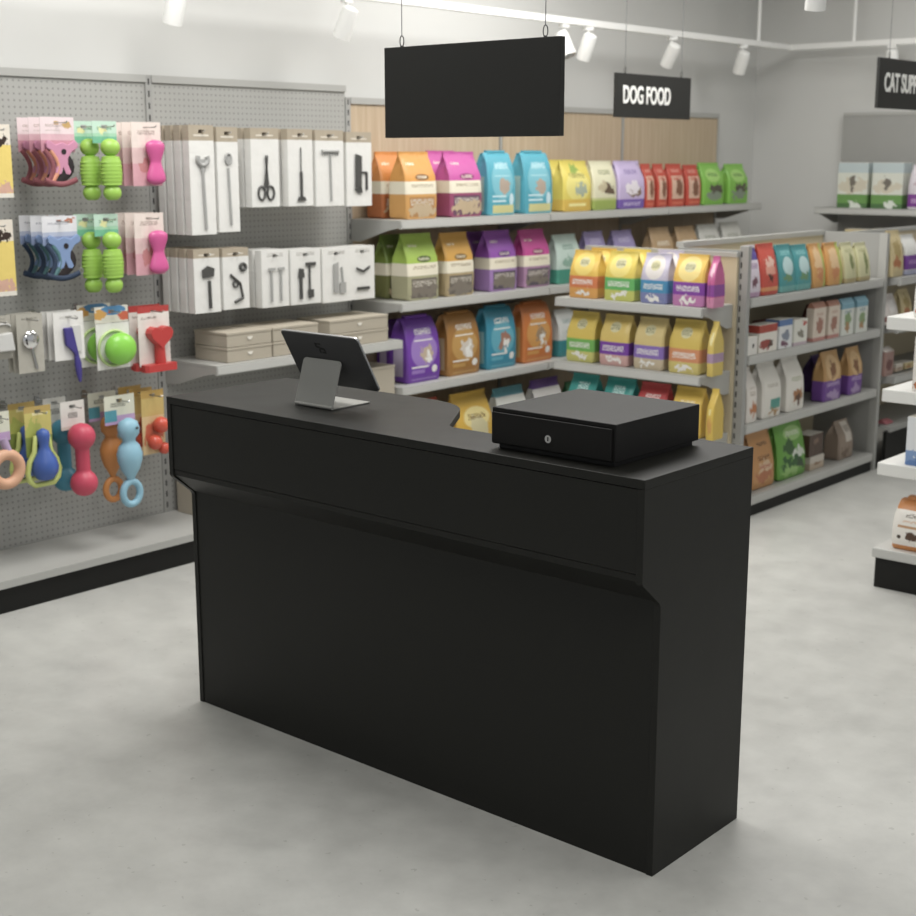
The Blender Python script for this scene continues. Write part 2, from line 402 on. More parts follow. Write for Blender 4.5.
# tablet stand and tablet
ts = thing('tablet_stand', 'bent grey metal tablet stand on the black counter', 'tablet stand', (-1.233, .155, HT+.0008))
w = .074
def rrect(hw, a, b, r):      # rounded only at the far corners
    return [(-hw, a), (hw, a)]+arc(hw-r, b-r, r, 0, 90, 5)+arc(-hw+r, b-r, r, 90, 180, 5)
obj('base_plate', MB().prism(rrect(w, -.078, .078, .004), 0, .004, 'z'), M['stand'], ts, bevel=.001)
sp = MB(); ang = math.atan2(.128, .04); LP = .136
sp.prism(rrect(w+.004, 0, LP, .012), 0, .004, 'z')
o = obj('support_plate', sp, M['stand'], ts, (0, -.077, .0045), bevel=.001); o.rotation_euler = (ang, 0, 0)
bd = MB(); bd.tube([(-w-.003, 0, 0), (w+.003, 0, 0)], .0055, 12); obj('bend', bd, M['stand'], ts, (0, -.078, .0055), smooth=40)
tb = thing('tablet_computer', 'slim dark tablet leaning on the grey stand, its back to the front', 'tablet', (-1.215, .172, HT+.054))
TL = .184; tw = .157; ta = math.atan2(.161, -.09)
def rr4(hw, a, b, r): return arc(-hw+r, a+r, r, 180, 270, 5)+arc(hw-r, a+r, r, 270, 360, 5)+arc(hw-r, b-r, r, 0, 90, 5)+arc(-hw+r, b-r, r, 90, 180, 5)
tr = bpy.data.objects.new('body', MB().prism(rr4(tw, 0, TL, .012), 0, .0075, 'z').mesh('body', M['tabedge']))
def tpart(name, mb, m, bev=0):
    o = obj(name, mb, m, tb, bevel=bev); o.rotation_euler = (ta, 0, 0); return o
tpart('frame', MB().prism(rr4(tw, 0, TL, .012), -.0035, .0035, 'z'), M['tabedge'], .0012)
tpart('back_cover', MB().prism(rr4(tw-.002, .002, TL-.002, .0105), .0036, .0048, 'z'), M['tabback'])
tpart('screen', MB().prism(rr4(tw-.003, .003, TL-.003, .010), -.0046, -.0036, 'z'), M['screen'])
lg = MB()
for (a, b2, c2, d2) in ((-.017, -.0125, .001, .017), (-.0125, .006, .0125, .017), (-.0125, -.002, .001, .0055), (-.004, .017, -.0045, .0008), (.0115, .017, -.017, -.0045), (.002, .0115, -.017, -.0125), (-.008, -.003, -.017, -.0055)):
    lg.box(a, b2, c2, d2, 0, .0006)
o = tpart('logo_mark', lg, M['dark']); o.location = Matrix.Rotation(ta, 4, 'X') @ Vector((-.012, .135, .0049))

# ------------------------------------------------------------------ hanging signs
def sign(name, label, loc, w, h, t, rz, wires, text=None, tsize=.1, tx=0, sq=.8, bold=.004, top=3.2, mt=None):
    s = thing(name, label, 'sign', loc, rz)
    obj('board', MB().box(-w/2, w/2, -t/2, t/2, 0, h), mt or M['signb'], s, bevel=.0015)
    for x in wires:
        m = MB(); m.tube([(x, 0, h+.03), (x, 0, top-loc[2])], .0013, 6); obj('wire', m, M['wire'], s)
        m = MB(); m.tube([(x+.008*math.cos(a), 0, h+.016+.016*math.sin(a)) for a in [i*math.pi/6 for i in range(12)]], .0016, 6, closed=True)
        m.tube([(x, 0, h-.004), (x, 0, h+.004)], .005, 8); obj('hook', m, M['dark'], s)
    if text:
        cu = bpy.data.curves.new('lettering', 'FONT'); cu.body = text; cu.size = tsize; cu.extrude = .0015; cu.offset = bold
        cu.align_y = 'CENTER'; to = bpy.data.objects.new('tmp', cu); COL.objects.link(to)
        me = bpy.data.meshes.new_from_object(to.evaluated_get(bpy.context.evaluated_depsgraph_get())); bpy.data.objects.remove(to)
        me.name = 'lettering'; me.materials.clear(); me.materials.append(M['letter'])
        o = obj('lettering', me, None, s, (tx, -t/2-.002, h/2)) if False else bpy.data.objects.new('lettering', me)
        COL.objects.link(o); o.parent = s; o.location = (tx, -t/2-.002, h*.5); o.rotation_euler = (math.pi/2, 0, 0); o.scale = (sq, 1, 1)
    return s
sign('hanging_sign', 'large blank black sign hanging on two wires above the counter', (-1.006, .5, 1.756), .655, .262, .022, 0, (-.265, .268))
sign('hanging_sign', 'black sign reading dog food above the end shelving', (-2.4, 3.585, 1.893), .69, .213, .016, 90, (-.26, .26), 'DOG FOOD', .118, -.29, .68, .0028)
sign('hanging_sign', 'black sign reading cat supplies near the back wall', (-1.4, 4.52, 1.935), .98, .24, .016, 90, (-.37, .37), 'CAT SUPPLIES', .125, -.43, .70, .0028)

# ------------------------------------------------------------------ track lights
TX, TZ, TY = -3.06, 2.42, 6.25
tk = thing('lighting_track', 'white lighting track hung on rods along the wall and round the corner', 'lighting track', (TX, TY, TZ))
obj('rail', MB().box(-.018, .018, -7.5, .018, -.015, .02), M['white'], tk); obj('rail', MB().box(.018, 3.5, -.018, .018, -.015, .02), M['white'], tk)
for (x, y) in ((0, -.43), (.46, 0), (0, -4.0), (2.2, 0)):
    m = MB(); m.tube([(x, y, .02), (x, y, 3.2-TZ)], .011, 8); obj('rod', m, M['white'], tk, smooth=40)
def spot(loc, tilt, az, label, drop=.03, s=1.0):
    r = thing('track_spotlight', label, 'spotlight', loc, az, 'white spotlights on the track')
    m = MB(); m.box(-.03, .03, -.014, .014, -.02, 0); m.tube([(0, 0, -.02), (0, 0, -.02-drop)], .008, 8); obj('adapter', m, M['white'], r)
    m = MB(); m.lathe([(.02, .06), (.036, .052), (.04, .03), (.04, -.085), (.034, -.086), (.032, -.06)], n=20)
    o = obj('lamp_head', m, M['white'], r, (0, 0, -.02-drop-.045), smooth=40); o.rotation_euler = (math.radians(tilt), 0, 0); o.scale = (s, s, s)
    m = MB(); m.lathe([(.031, -.062), (.031, -.058)], n=20); g = obj('lens', m, M['rail'], o)
    return r
for y, t, a, w_ in ((5.62, 28, 60, 'last on the wall run, nearest the corner'), (4.78, 35, 70, 'on the wall run, right above the dog food sign'),
                 (3.92, 25, 80, 'on the wall run, just before the dog food sign'), (3.70, -28, 90, 'on the wall run, beside the blank sign wire'),
                 (2.05, 25, 100, 'on the wall run, left of the blank sign'), (1.08, 20, 90, 'on the wall run, above the pegboard toys')):
    spot((TX, y, TZ-.015), t, a, 'white cylindrical track spotlight '+w_)
spot((onx(893, 39, 0) if False else Vector((Xat(893, TY, TZ), TY, TZ-.015))), 8, 0, 'white cylindrical track spotlight on the back run by the cat supplies sign', .02)
p = onx(818, -25, -1.0)
s2 = spot((p.x, p.y, p.z+.05), 15, 40, 'white spotlight near the top edge, on its own ceiling stem', .03)
m = MB(); m.tube([(0, 0, 0), (0, 0, 3.2-p.z-.05)], .011, 8); obj('ceiling_stem', m, M['white'], s2)

# ------------------------------------------------------------------ packaging prints
CR = '#f0e8cf'; BR = '#8a6a4a'; WH = '#f2f0ea'; GY = '#7d7a76'
def premium(base, low, lowtxt=GY, cream=CR, dk='#5c4630', blob='#c9b18c'):
    return (base, [B(0, .37, low), B(.37, .56, cream), R(.06, .94, .03, .33, lowtxt), T(.1, .9, .2, .3, '#d8d0c0'), N(.5, .13, .5, .09, blob), E(.52, .62, .24, .05, dk), T(.34, .7, .6, .645, cream), T(.1, .4, .8, .84, cream), T(.12, .9, .47, .52, '#b0a080')])
def photo(base, low, pet, side=None, tx=WH):
    s = [E(.5, .5, .42, .28, low), N(.56, .45, .2, .14, pet), N(.62, .39, .1, .09, WH), T(.25, .8, .74, .83, tx), R(.2, .8, .645, .665, tx), R(.1, .62, .23, .255, tx), R(.1, .5, .14, .2, low), E(.82, .19, .09, .06, tx), R(.1, .9, .04, .06, low)]
    if side: s.append(R(3.25, 3.8, .1, .62, side))
    return (base, s)
def banded(top, band, low, v=(.22, .47), logo='#8b8a6a', hi=None):
    s = [B(0, v[0], low), B(v[0], v[1], band), E(.5, .72, .4, .24, hi or top), E(.5, .76, .2, .1, '#d9d3a0'), T(.33, .67, .71, .81, logo), T(.1, .9, v[0]+.07, v[1]-.07, WH), N(.5, .12, .3, .05, WH)]
    return (top, s)
D = {
 'orange_top': premium('#e09a2c', '#dba048', '#b98442', dk='#8a5a1c'), 'orange_deep': premium('#df8a28', '#c06a26', '#a45a26', dk='#7c4618'),
 'magenta_top': premium('#cf4fa6', '#a34a72', '#6f4a66', dk='#8f2c70'),
 'green_side': premium('#a6c836', '#b0ad86', '#6e665c', dk='#4c6418', blob='#857c70'), 'gold_side': premium('#dca32a', '#b5a074', '#6e665c', dk='#7c5a14', blob='#857c70'),
 'purple_side': premium('#9a4fb8', '#a77fc0', '#5c5060', dk='#5c2a78', blob='#857c70'), 'pink_side': premium('#cf3f9a', '#b286ab', '#5c5060', dk='#8c1c64', blob='#857c70'),
 'dkgreen': premium('#7f9a2e', '#76793f', '#45423a', dk='#384818'),
 'teal_top': ('#45aec4', [E(.5, .55, .42, .3, '#74c4d4'), N(.55, .47, .2, .12, '#b9a694'), T(.25, .8, .74, .84, '#bfe6ee'), R(.2, .8, .62, .64, '#a7dbe6'), R(.1, .62, .29, .315, '#d5f0f6'), R(.1, .62, .21, .24, '#d5f0f6'), E(.85, .25, .09, .1, '#cfeaf2'), R(.12, .95, .03, .16, '#d9d48a'), R(3.15, 3.75, .06, .62, '#a8d0cc')]),
 'yellow_top': ('#e2cf3c', [E(.5, .5, .45, .3, '#ecdf6e'), N(.6, .42, .25, .14, '#a9b6a0'), N(.45, .84, .16, .1, '#8fae3a'), T(.2, .8, .66, .76, '#8f8a30'), B(0, .24, '#e0b92c'), R(.15, .8, .1, .16, '#f2e690')]),
 'cream_top': ('#e6e2bd', [T(.25, .8, .72, .82, '#8d9262'), N(.62, .4, .28, .12, '#6c5742'), N(.35, .46, .2, .1, '#cdbf98'), B(0, .2, '#9fb44a'), B(.2, .25, '#c9cf86')]),
 'lilac_top': ('#cbb8e2', [T(.25, .8, .72, .82, '#8a76b4'), N(.6, .38, .28, .14, '#8a6f5c'), N(.5, .45, .3, .12, '#eee6ee'), B(0, .2, '#7c5cb6'), T(.15, .85, .06, .14, '#d8cbef')]),
 'red_top': ('#c9442c', [R(.08, .92, .18, .72, '#e0b79c'), N(.6, .45, .24, .2, '#8c5a40'), T(.2, .8, .62, .7, '#c9442c'), T(.2, .8, .8, .88, '#e9a08c'), R(.1, .9, .05, .12, '#e06a4c')]),
 'lime_top': ('#7fc434', [E(.5, .7, .36, .16, '#a4d862'), T(.25, .75, .68, .76, '#3f7a1c'), N(.6, .38, .35, .1, '#5b5546'), N(.5, .22, .4, .1, '#8c9a86')]),
 'mint': ('#c6ddd2', [T(.25, .75, .7, .8, '#7fa596'), B(0, .3, '#3f9d86'), N(.5, .42, .3, .12, '#8fb7a4')]),
 'lilac_plain': ('#a293c8', [T(.2, .8, .75, .85, '#cfc6e6'), B(0, .3, '#8a78ba')]), 'tan_plain': ('#c4a274', [T(.2, .8, .6, .7, '#f1e6cf'), B(0, .35, CR)]),
 'white_plain': ('#dcdcd4', [T(.2, .8, .62, .75, '#a5a79a'), N(.5, .5, .3, .1, '#b7bbb0')]),
 'purple_photo': photo('#7a40b4', '#a47fd0', '#c9b49a', '#c7b8d6'), 'gold_photo': photo('#b07a2c', '#c99a48', '#d9cfc2', '#c9ae84'),
 'teal_photo': photo('#2b98b6', '#5cb6cc', '#b07c64', '#8fc4cc'), 'orange_photo': photo('#d97a22', '#e0a044', '#a98f70', '#d8a45a'),
 'tealwhite': ('#d8dcd8', [B(0, .36, '#2f8f96'), T(.2, .8, .7, .8, '#8fa5a2'), N(.5, .5, .3, .1, '#a2bfae')]),
 'red_low': ('#a84a34', [B(.4, .6, '#c9664c')]), 'yellow_low': ('#e2b41f', [E(.55, .62, .38, .16, '#efdc8c'), N(.6, .45, .3, .2, '#d9cf9e'), T(.3, .8, .6, .68, '#7c5c14')]),
 'tealhead': ('#e2e4dc', [B(.86, 2, '#5fa6b4'), N(.55, .55, .25, .12, '#9a9a86'), T(.2, .8, .62, .68, '#6c8a8c')]), 'purplehead': ('#e2e0dc', [B(.86, 2, '#7f5cae'), N(.55, .55, .25, .12, '#9a9a86'), T(.2, .8, .62, .68, '#6c5c8c')]),
 'greendark': ('#2f6b45', [N(.5, .5, .3, .2, '#5c8c5a')]),
 'yo': banded('#ecc02e', '#e07a3a', '#e2a13c', hi='#f3d65a'), 'yg': banded('#e8ce3a', '#5fbb5c', '#c9cc52', hi='#f2de6a'),
 'wb': banded('#c9c2d8', '#3f95c4', '#7f86ba', hi='#e6dfda'), 'yp': banded('#eec03a', '#8d3fae', '#c77ab6', hi='#f6dc7c'),
 'pink': ('#d65f9e', [N(.5, .72, .3, .16, '#f1c6d4'), B(.22, .45, '#9a48a8'), B(0, .2, '#e08ab4'), R(.42, .5, .1, .6, '#7a2c58')]),
 'yg2': banded('#e2c43a', '#6fba4a', '#cfcb62'), 'yp2': banded('#e0c256', '#7f3fae', '#d6a7a0'), 'yp3': banded('#dcc478', '#8f70c4', '#cdbb9a'), 'yo2': banded('#dfc03e', '#e0905a', '#d9c766'),
 'yplain': ('#dfc24a', [B(.25, .42, '#b594b4'), N(.5, .7, .3, .12, '#eee29a')]),
 'teal_low': ('#1f9a92', [T(.3, .75, .66, .84, '#cfeeea'), E(.5, .4, .3, .12, '#56b8b0')]), 'red_box': ('#c23a3c', [T(.25, .8, .58, .78, '#f3dcd8'), N(.5, .35, .3, .12, '#d97a72')]),
 'yellow_box': ('#e8bf24', [T(.25, .8, .56, .74, '#f8f0cc'), N(.5, .3, .4, .12, '#efdc8a')]), 'yellow_end': ('#e4c02c', [N(.5, .3, .4, .14, '#d9a03c'), R(.3, .7, .5, .62, '#efe08a')]),
 'b_purple': ('#e2d6e4', [B(.72, .95, '#5c4a9e'), N(.45, .3, .28, .1, '#7c4a5c'), T(.15, .85, .55, .66, '#9a6ca4'), B(0, .1, '#c9a0c4')]),
 'b_red': ('#da4a34', [N(.5, .62, .3, .12, '#f4c4b0'), R(.2, .85, .4, .55, '#eea088'), N(.45, .33, .16, .06, '#5c2c20'), B(.08, .16, '#f0a05c')]),
 'b_teal': ('#3f9fa4', [E(.55, .55, .36, .2, '#bfe0e0'), N(.5, .3, .3, .08, '#6f9c6a'), T(.2, .85, .78, .88, '#8cd0d0'), B(0, .14, '#6cb8b4')]),
 'b_orange': ('#e0a24e', [N(.5, .6, .35, .3, '#eec58c'), N(.5, .3, .3, .14, '#d98a4a'), R(.8, 1, 0, 1, '#b9c24a')]),
 'b_cream': ('#d6d3a0', [N(.6, .5, .16, .26, '#7f8a4a'), B(0, .12, '#c4b27a'), T(.15, .85, .75, .85, '#a5a46a')]),
 'b_whitebox': ('#e9e6df', [E(.62, .5, .1, .13, '#3a3a38')]), 'b_redbox': ('#efe9de', [B(.72, 2, '#b9432f'), N(.35, .3, .3, .16, '#a8463c'), N(.65, .25, .14, .1, '#5c3a2c')]),
 'b_bluebox': ('#e9ebec', [B(.78, 2, '#5f84bc'), N(.5, .45, .3, .16, '#8c96a8'), N(.4, .16, .3, .1, '#7a4a64')]), 'b_whitered': ('#ecebdf', [N(.5, .45, .22, .16, '#8f8a7a'), N(.75, .85, .14, .1, '#c85a48'), B(0, .12, '#cdb9c4')]),
 'b_brown': ('#7a3a2a', [N(.5, .5, .3, .2, '#b4684c')]), 'b_pink': ('#e4d4c2', [B(.86, 2, '#b47a62'), N(.5, .4, .26, .2, '#b07a66'), T(.2, .8, .66, .74, '#c9a28c'), B(0, .1, '#c98a80')]),
 'b_aqua': ('#e2e6dd', [B(.72, 2, '#7fb4c8'), N(.5, .42, .28, .18, '#8caa74'), N(.5, .2, .2, .1, '#b98c5c'), T(.2, .8, .6, .68, '#7f9cac')]),
 'w_orange': ('#ece5dc', [N(.6, .25, .4, .1, '#c97a3c'), T(.2, .85, .5, .58, '#b8aa98'), T(.2, .85, .62, .66, '#c8bcae')]), 'w_teal': ('#ebe7dd', [R(.35, .95, .16, .34, '#4fa598'), N(.55, .12, .3, .05, '#b98c4c'), T(.2, .85, .55, .62, '#b8b0a0')]),
 'w_dog': ('#ece8de', [N(.6, .26, .32, .12, '#b47a44'), N(.6, .2, .16, .08, '#6c4a34'), T(.2, .85, .56, .64, '#a8b08a')]),
 'goldpurple': ('#c99a58', [B(0, .42, '#7b4aa4'), E(.5, .66, .42, .26, '#ddb67c'), N(.5, .62, .2, .16, '#8c5c34'), T(.1, .9, .3, .38, '#cdb4e0'), N(.5, .12, .4, .1, '#b79acc')]), 'purple_back': ('#5a3a7c', [N(.5, .4, .3, .2, '#7a5a9a')]),
 'orange_kraft': ('#d89a52', [N(.6, .35, .3, .1, '#e8c49a'), T(.3, .8, .72, .78, '#5c3c20'), T(.25, .8, .48, .56, '#7a4c24'), N(.5, .2, .4, .1, '#c97844'), T(.3, .8, .34, .4, '#c84c3c')]),
 'green_wild': ('#6fb536', [E(.6, .76, .34, .12, '#a8d87a'), T(.35, .85, .72, .8, '#eef6de'), N(.4, .55, .2, .14, '#3f6c34'), N(.7, .42, .25, .07, '#e6efe0'), N(.5, .28, .4, .08, '#2f6a2c'), N(.4, .12, .4, .07, '#9ccf6a'), N(.8, .2, .16, .08, '#35522f')]),
 'brown_pack': ('#5c4638', [N(.5, .7, .2, .12, '#8c705c')]), 'white_pack': ('#d9cfc0', [B(0, .5, '#c9b49a'), N(.5, .4, .3, .1, '#a07a58')]), 'kraft_bag': ('#a08c7a', [R(.4, .9, .45, .95, '#d9cfc2'), T(.5, .85, .7, .85, '#8a7a6c'), N(.4, .2, .3, .1, '#7c6450')]),
 'c_cream': ('#d8c48c', [N(.5, .6, .3, .2, '#b8a05c'), N(.4, .3, .3, .12, '#c0743c')]), 'c_whitepurple': ('#dcdcd8', [B(.14, .5, '#7f3fa4'), B(0, .12, '#b4b8d8'), T(.1, .9, .28, .38, '#c49ad8')]), 'c_white': ('#ded6d0', [B(.12, .3, '#8c5a54'), N(.5, .6, .3, .2, '#efeae6')]),
 'c_pinkbrown': ('#b08a80', [B(.86, 2, '#ddd4cc'), N(.5, .4, .4, .2, '#7c4c48')]), 'c_brown': ('#b08a5c', [N(.5, .4, .4, .2, '#8c5c3c')]), 'c_pink': ('#bf6f76', [N(.5, .5, .4, .2, '#a85860')]),
 'd_orange': ('#d8893a', [R(-9, 9, .1, .82, '#f0ebe2'), T(.25, .85, .68, .76, '#5c4a3a'), R(.1, .9, .47, .52, '#c99a6c'), N(.42, .27, .14, .1, '#5a3f2c'), N(.42, .36, .1, .05, '#5a3f2c'), E(.15, .27, .05, .04, '#4a3c30'), T(.2, .8, .58, .62, '#e0b48c')]),
 'd_blue': ('#e6e9ec', [B(0, .16, '#5f86c0'), N(.1, .2, .3, .08, '#7fa0d0'), N(.62, .38, .14, .12, '#7a4a34'), T(.3, .9, .62, .7, '#8a96a8')]), 'd_cream': ('#ece6de', [N(.4, .12, .4, .1, '#c97a44'), T(.2, .8, .6, .7, '#b8a08c')]), 'd_red': ('#ece8e2', [E(.3, .12, .3, .09, '#d9683c'), T(.2, .8, .6, .7, '#a8988c'), N(.5, .4, .2, .1, '#8a7466')]),
 'cat_green': ('#dfe2d4', [B(.78, 2, '#c2d2d4'), N(.5, .48, .5, .14, '#d8d0b8'), N(.5, .56, .1, .14, '#7a7468'), B(.1, .3, '#6aa04a'), B(0, .1, '#4f7a44'), N(.62, .08, .22, .07, '#dfe6da')]), 'cat_purple': ('#dcd4dc', [B(.05, .34, '#8a3fa0'), T(.1, .9, .14, .24, '#d7b0e0'), N(.5, .6, .3, .14, '#c9b2bc')]),
}
_pm = {}
def P(n):
    if n not in _pm: _pm[n] = m_print(n, *D[n])
    return _pm[n]
# ------------------------------------------------------------------ food bags (front at local -y, standing on z = 0)
def bag_mb(w, h, d, style, seed=0):
    rnd = random.Random(seed); nf, ns = 6, 4
    if style == 'bag': lev = [(0, .93, .95), (.03, 1, 1), (.12, 1.0, 1.02), (.3, 1.01, 1.03), (.5, 1.0, 1.0), (.64, .985, .9), (.76, .97, .62), (.86, .955, .34), (.93, .95, .1), (1, .95, .05)]
    elif style == 'fold': lev = [(0, .94, .95), (.03, 1, 1), (.2, 1.02, 1.04), (.5, 1.01, 1.03), (.7, .985, .9), (.82, .965, .72), (.91, .95, .5), (.96, .95, .36), (.99, .94, .2), (1, .9, .1)]
    elif style == 'pouch': lev = [(0, .9, .9), (.03, .98, 1), (.15, 1.02, 1.0), (.4, 1.03, .9), (.65, 1.0, .66), (.84, .99, .34), (.93, .99, .1), (1, .99, .06)]
    m = MB(); rings = []
    for t, kw, kd in lev:
        hw, hd = w/2*kw, d/2*kd; hd = max(hd, .004); ring = []
        c = min(.1*hw, .3*hd, .008); fold = max(0, 1-kd)*.16*w
        bul = .05*d*math.sin(math.pi*min(t/.75, 1)) if t < .75 else 0
        def add(x, y, u): ring.append(((x+rnd.uniform(-1, 1)*.0012, y+rnd.uniform(-1, 1)*.001, t*h), u))
        for i in range(nf+1):
            s = i/nf; x = -hw+c+(2*hw-2*c)*s; add(x, -hd-bul*math.sin(math.pi*s), s)
        for i in range(ns+1):
            s = i/ns; y = -hd+c+(2*hd-2*c)*s; add(hw-fold*math.sin(math.pi*s), y, 1+s)
        for i in range(nf+1):
            s = i/nf; x = hw-c-(2*hw-2*c)*s; add(x, hd, 2+s)
        for i in range(ns+1):
            s = i/ns; y = hd-c-(2*hd-2*c)*s; add(-hw+fold*math.sin(math.pi*s), y, 3+s)
        base = len(m.v); m.v += [p for p, _ in ring]; rings.append((base, [u for _, u in ring], t))
    n = 2*(nf+1)+2*(ns+1)
    for (a, ua, ta), (b, ub, tb) in zip(rings, rings[1:]):
        for i in range(n):
            j = (i+1) % n; u0 = ua[i]; u1 = ua[j] if j else 4.0
            m.face((a+i, a+j, b+j, b+i), 0, ((u0, ta), (u1, ta), (u1, tb), (u0, tb)))
    a = rings[0][0]; m.face([a+i for i in range(n)][::-1], 0, [(.5, -1)]*n)
    b = rings[-1][0]; m.face([b+i for i in range(n)], 0, [(.5, .99)]*n)
    return m
def box_mb(w, h, d, gable=False):
    m = MB()
    def quad(ps, us): n = len(m.v); m.v.extend(ps); m.face(range(n, n+len(ps)), 0, us)
    a, b = w/2, d/2; g = h*(.86 if gable else 1); vg = g/h
    c = [(-a, -b), (a, -b), (a, b), (-a, b)]
    for i in range(4):
        p, q = c[i], c[(i+1) % 4]; quad([(p[0], p[1], 0), (q[0], q[1], 0), (q[0], q[1], g), (p[0], p[1], g)], [(i, 0), (i+1, 0), (i+1, vg), (i, vg)])
    quad([(-a, b, 0), (a, b, 0), (a, -b, 0), (-a, -b, 0)], [(.5, -1)]*4)
    if gable:
        e = .004
        quad([(-a, -b, g), (a, -b, g), (a, -e, h), (-a, -e, h)], [(0, vg), (1, vg), (1, 1), (0, 1)])
        quad([(a, b, g), (-a, b, g), (-a, e, h), (a, e, h)], [(2, vg), (3, vg), (3, 1), (2, 1)])
        quad([(a, -b, g), (a, b, g), (a, e, h), (a, -e, h)], [(1, vg), (2, vg), (1.6, 1), (1.4, 1)])
        quad([(-a, b, g), (-a, -b, g), (-a, -e, h), (-a, e, h)], [(3, vg), (4, vg), (3.6, 1), (3.4, 1)])
        quad([(-a, -e, h), (a, -e, h), (a, e, h), (-a, e, h)], [(.5, .99)]*4)
    else: quad([(-a, -b, g), (a, -b, g), (a, b, g), (-a, b, g)], [(.5, .99)]*4)
    return m
NB = [0]
def bag(loc, rz, w, h, d, design, label, style, group, name='pet_food_bag', cat='bag'):
    NB[0] += 1; loc = (loc[0], loc[1], loc[2]+.0012); r = thing(name, label, cat, loc, rz, group); mt = P(design)
    if style in ('box', 'gable'):
        obj('carton_body', box_mb(w, h, d, style == 'gable'), mt, r)
        if style == 'box': obj('lid_flap', MB().box(-w/2+.002, w/2-.002, -d/2+.001, d/2-.002, h, h+.0015), M['cartonw'], r)
        return r
    obj('bag_body', bag_mb(w, h, d, style, NB[0]), mt, r, smooth=38)
    s = MB(); ws = w*.95/2; yy = max(.0022, d*.025+.001)
    n = 12
    if style == 'fold': s.box(-ws*.7, ws*.7, -d*.12, d*.12, h-.002, h+.012, 0, .004)
    else:
        for i in range(4): s.box(-ws, ws, -yy-(.0008 if i % 2 else 0), yy+(.0008 if i % 2 else 0), h*.945+i*h*.014, h*.945+(i+1)*h*.014)
    s.pl = (-w/2, w/2, 0, h); obj('top_seal', s, mt, r)
    return r
def rowX(xf, z, rows, group, dz=0):
    """packs that face +x with their fronts at x = xf"""
    for (a, b, yt, d, des, st, label) in rows:
        Y0, Y1 = Yat(a, xf, z), Yat(b, xf, z); pc = (a+b)/2
        h = onx(pc, yt, xf-d*.5).z-z if not callable(yt) else yt(0)
        bag((xf-d/2, (Y0+Y1)/2, z), 90, (Y1-Y0)*.985, h, d*.94, des, label, st, group, *(('food_carton', 'carton') if st in ('box', 'gable') else ()))
def rowY(yf, z, rows, group):
    for (a, b, yt, d, des, st, label) in rows:
        X0, X1 = Xat(a, yf, z), Xat(b, yf, z)
        h = ony((a+b)/2, yt, yf+d*.5).z-z
        bag(((X0+X1)/2, yf+d/2, z), 0, (X1-X0)*.985, h, d*.94, des, label, st, group, *(('food_carton', 'carton') if st in ('box', 'gable') else ()))
G = 'bags on the top wall shelf'
rowX(-3.05, 1.40, [
 (407, 438, 152, .13, 'orange_top', 'bag', 'orange bag with a cream band on the top wall shelf, front one of the pair'),
 (451, 483, 152, .13, 'magenta_top', 'bag', 'magenta bag with a cream band at the front of the top wall shelf'),
 (489, 516, 153, .12, 'teal_top', 'fold', 'teal bag with yellow foot label on the top shelf, left of two'),
 (525, 553, 153, .12, 'teal_top', 'fold', 'teal bag with yellow foot label on the top shelf, right of two'),
 (564, 592, 161, .10, 'yellow_top', 'bag', 'yellow bag on the top wall shelf, in front beside the cream bag'),
 (594, 617, 161, .10, 'cream_top', 'bag', 'cream bag with a green foot band on the top wall shelf'),
 (619, 645, 161, .11, 'lilac_top', 'bag', 'lilac bag with a dark purple foot band on the top wall shelf'),
 (646, 655, 164, .10, 'red_top', 'bag', 'red bag on the top shelf touching the lilac bag, first of four'),
 (658, 667.5, 164, .10, 'red_top', 'bag', 'red bag on the top shelf, second of four from the lilac bag'),
 (670, 685, 164, .09, 'red_top', 'bag', 'red bag on the top shelf, third of four from the lilac bag'),
 (687, 701, 165, .09, 'red_top', 'bag', 'red bag on the top shelf beside the lime bags, last of four'),
 (703, 724, 163, .11, 'lime_top', 'bag', 'lime green bag on the top shelf touching the red bags'),
 (729, 748, 164, .11, 'lime_top', 'bag', 'lime green bag at the far end of the top wall shelf'),
], G)
rowX(-3.20, 1.40, [(383, 411, 152, .12, 'orange_deep', 'bag', 'deep orange bag at the near end of the top wall shelf, partly covered'),
 (434, 463, 151, .12, 'magenta_top', 'bag', 'magenta bag standing behind the front magenta bag on the top shelf'),
 (555, 580, 160, .11, 'yellow_top', 'bag', 'yellow bag standing behind the front yellow bag on the top shelf')], G)
G = 'bags on the second wall shelf'
rowX(-3.05, 1.0, [
 (409, 440, 233, .13, 'green_side', 'bag', 'green bag with cream and grey bands at the front of the second wall shelf'),
 (447, 475, 232, .12, 'gold_side', 'bag', 'golden bag with cream and grey bands on the second wall shelf'),
 (491, 518, 230, .13, 'purple_side', 'bag', 'purple bag with cream and grey bands on the second wall shelf'),
 (525, 551, 229, .12, 'pink_side', 'bag', 'magenta bag with cream and grey bands on the second wall shelf'),
 (558, 582, 234, .11, 'mint', 'bag', 'pale mint bag with a green foot, partly behind the end shelving'),
 (588, 608, 231, .10, 'lilac_plain', 'bag', 'lilac bag peeking over the end shelving, left of two'),
 (616, 637, 230, .10, 'lilac_plain', 'bag', 'lilac bag peeking over the end shelving, right of two'),
 (653, 674, 227, .10, 'tan_plain', 'bag', 'tan bag peeking over the end shelving, left of two'),
 (679, 699, 226, .10, 'tan_plain', 'bag', 'tan bag peeking over the end shelving, right of two'),
 (701, 721, 224, .10, 'white_plain', 'bag', 'white bag peeking over the gondola beside the tan bags'),
 (724, 743, 222, .10, 'white_plain', 'bag', 'white bag peeking over the gondola at the far end')], G)
rowX(-3.20, 1.0, [(388, 413, 234, .12, 'dkgreen', 'bag', 'olive green bag behind the green bag on the second wall shelf'),
 (474, 500, 231, .12, 'purple_side', 'bag', 'purple bag in shadow behind the front purple bag, second wall shelf')], G)
G = 'bags on the third wall shelf'
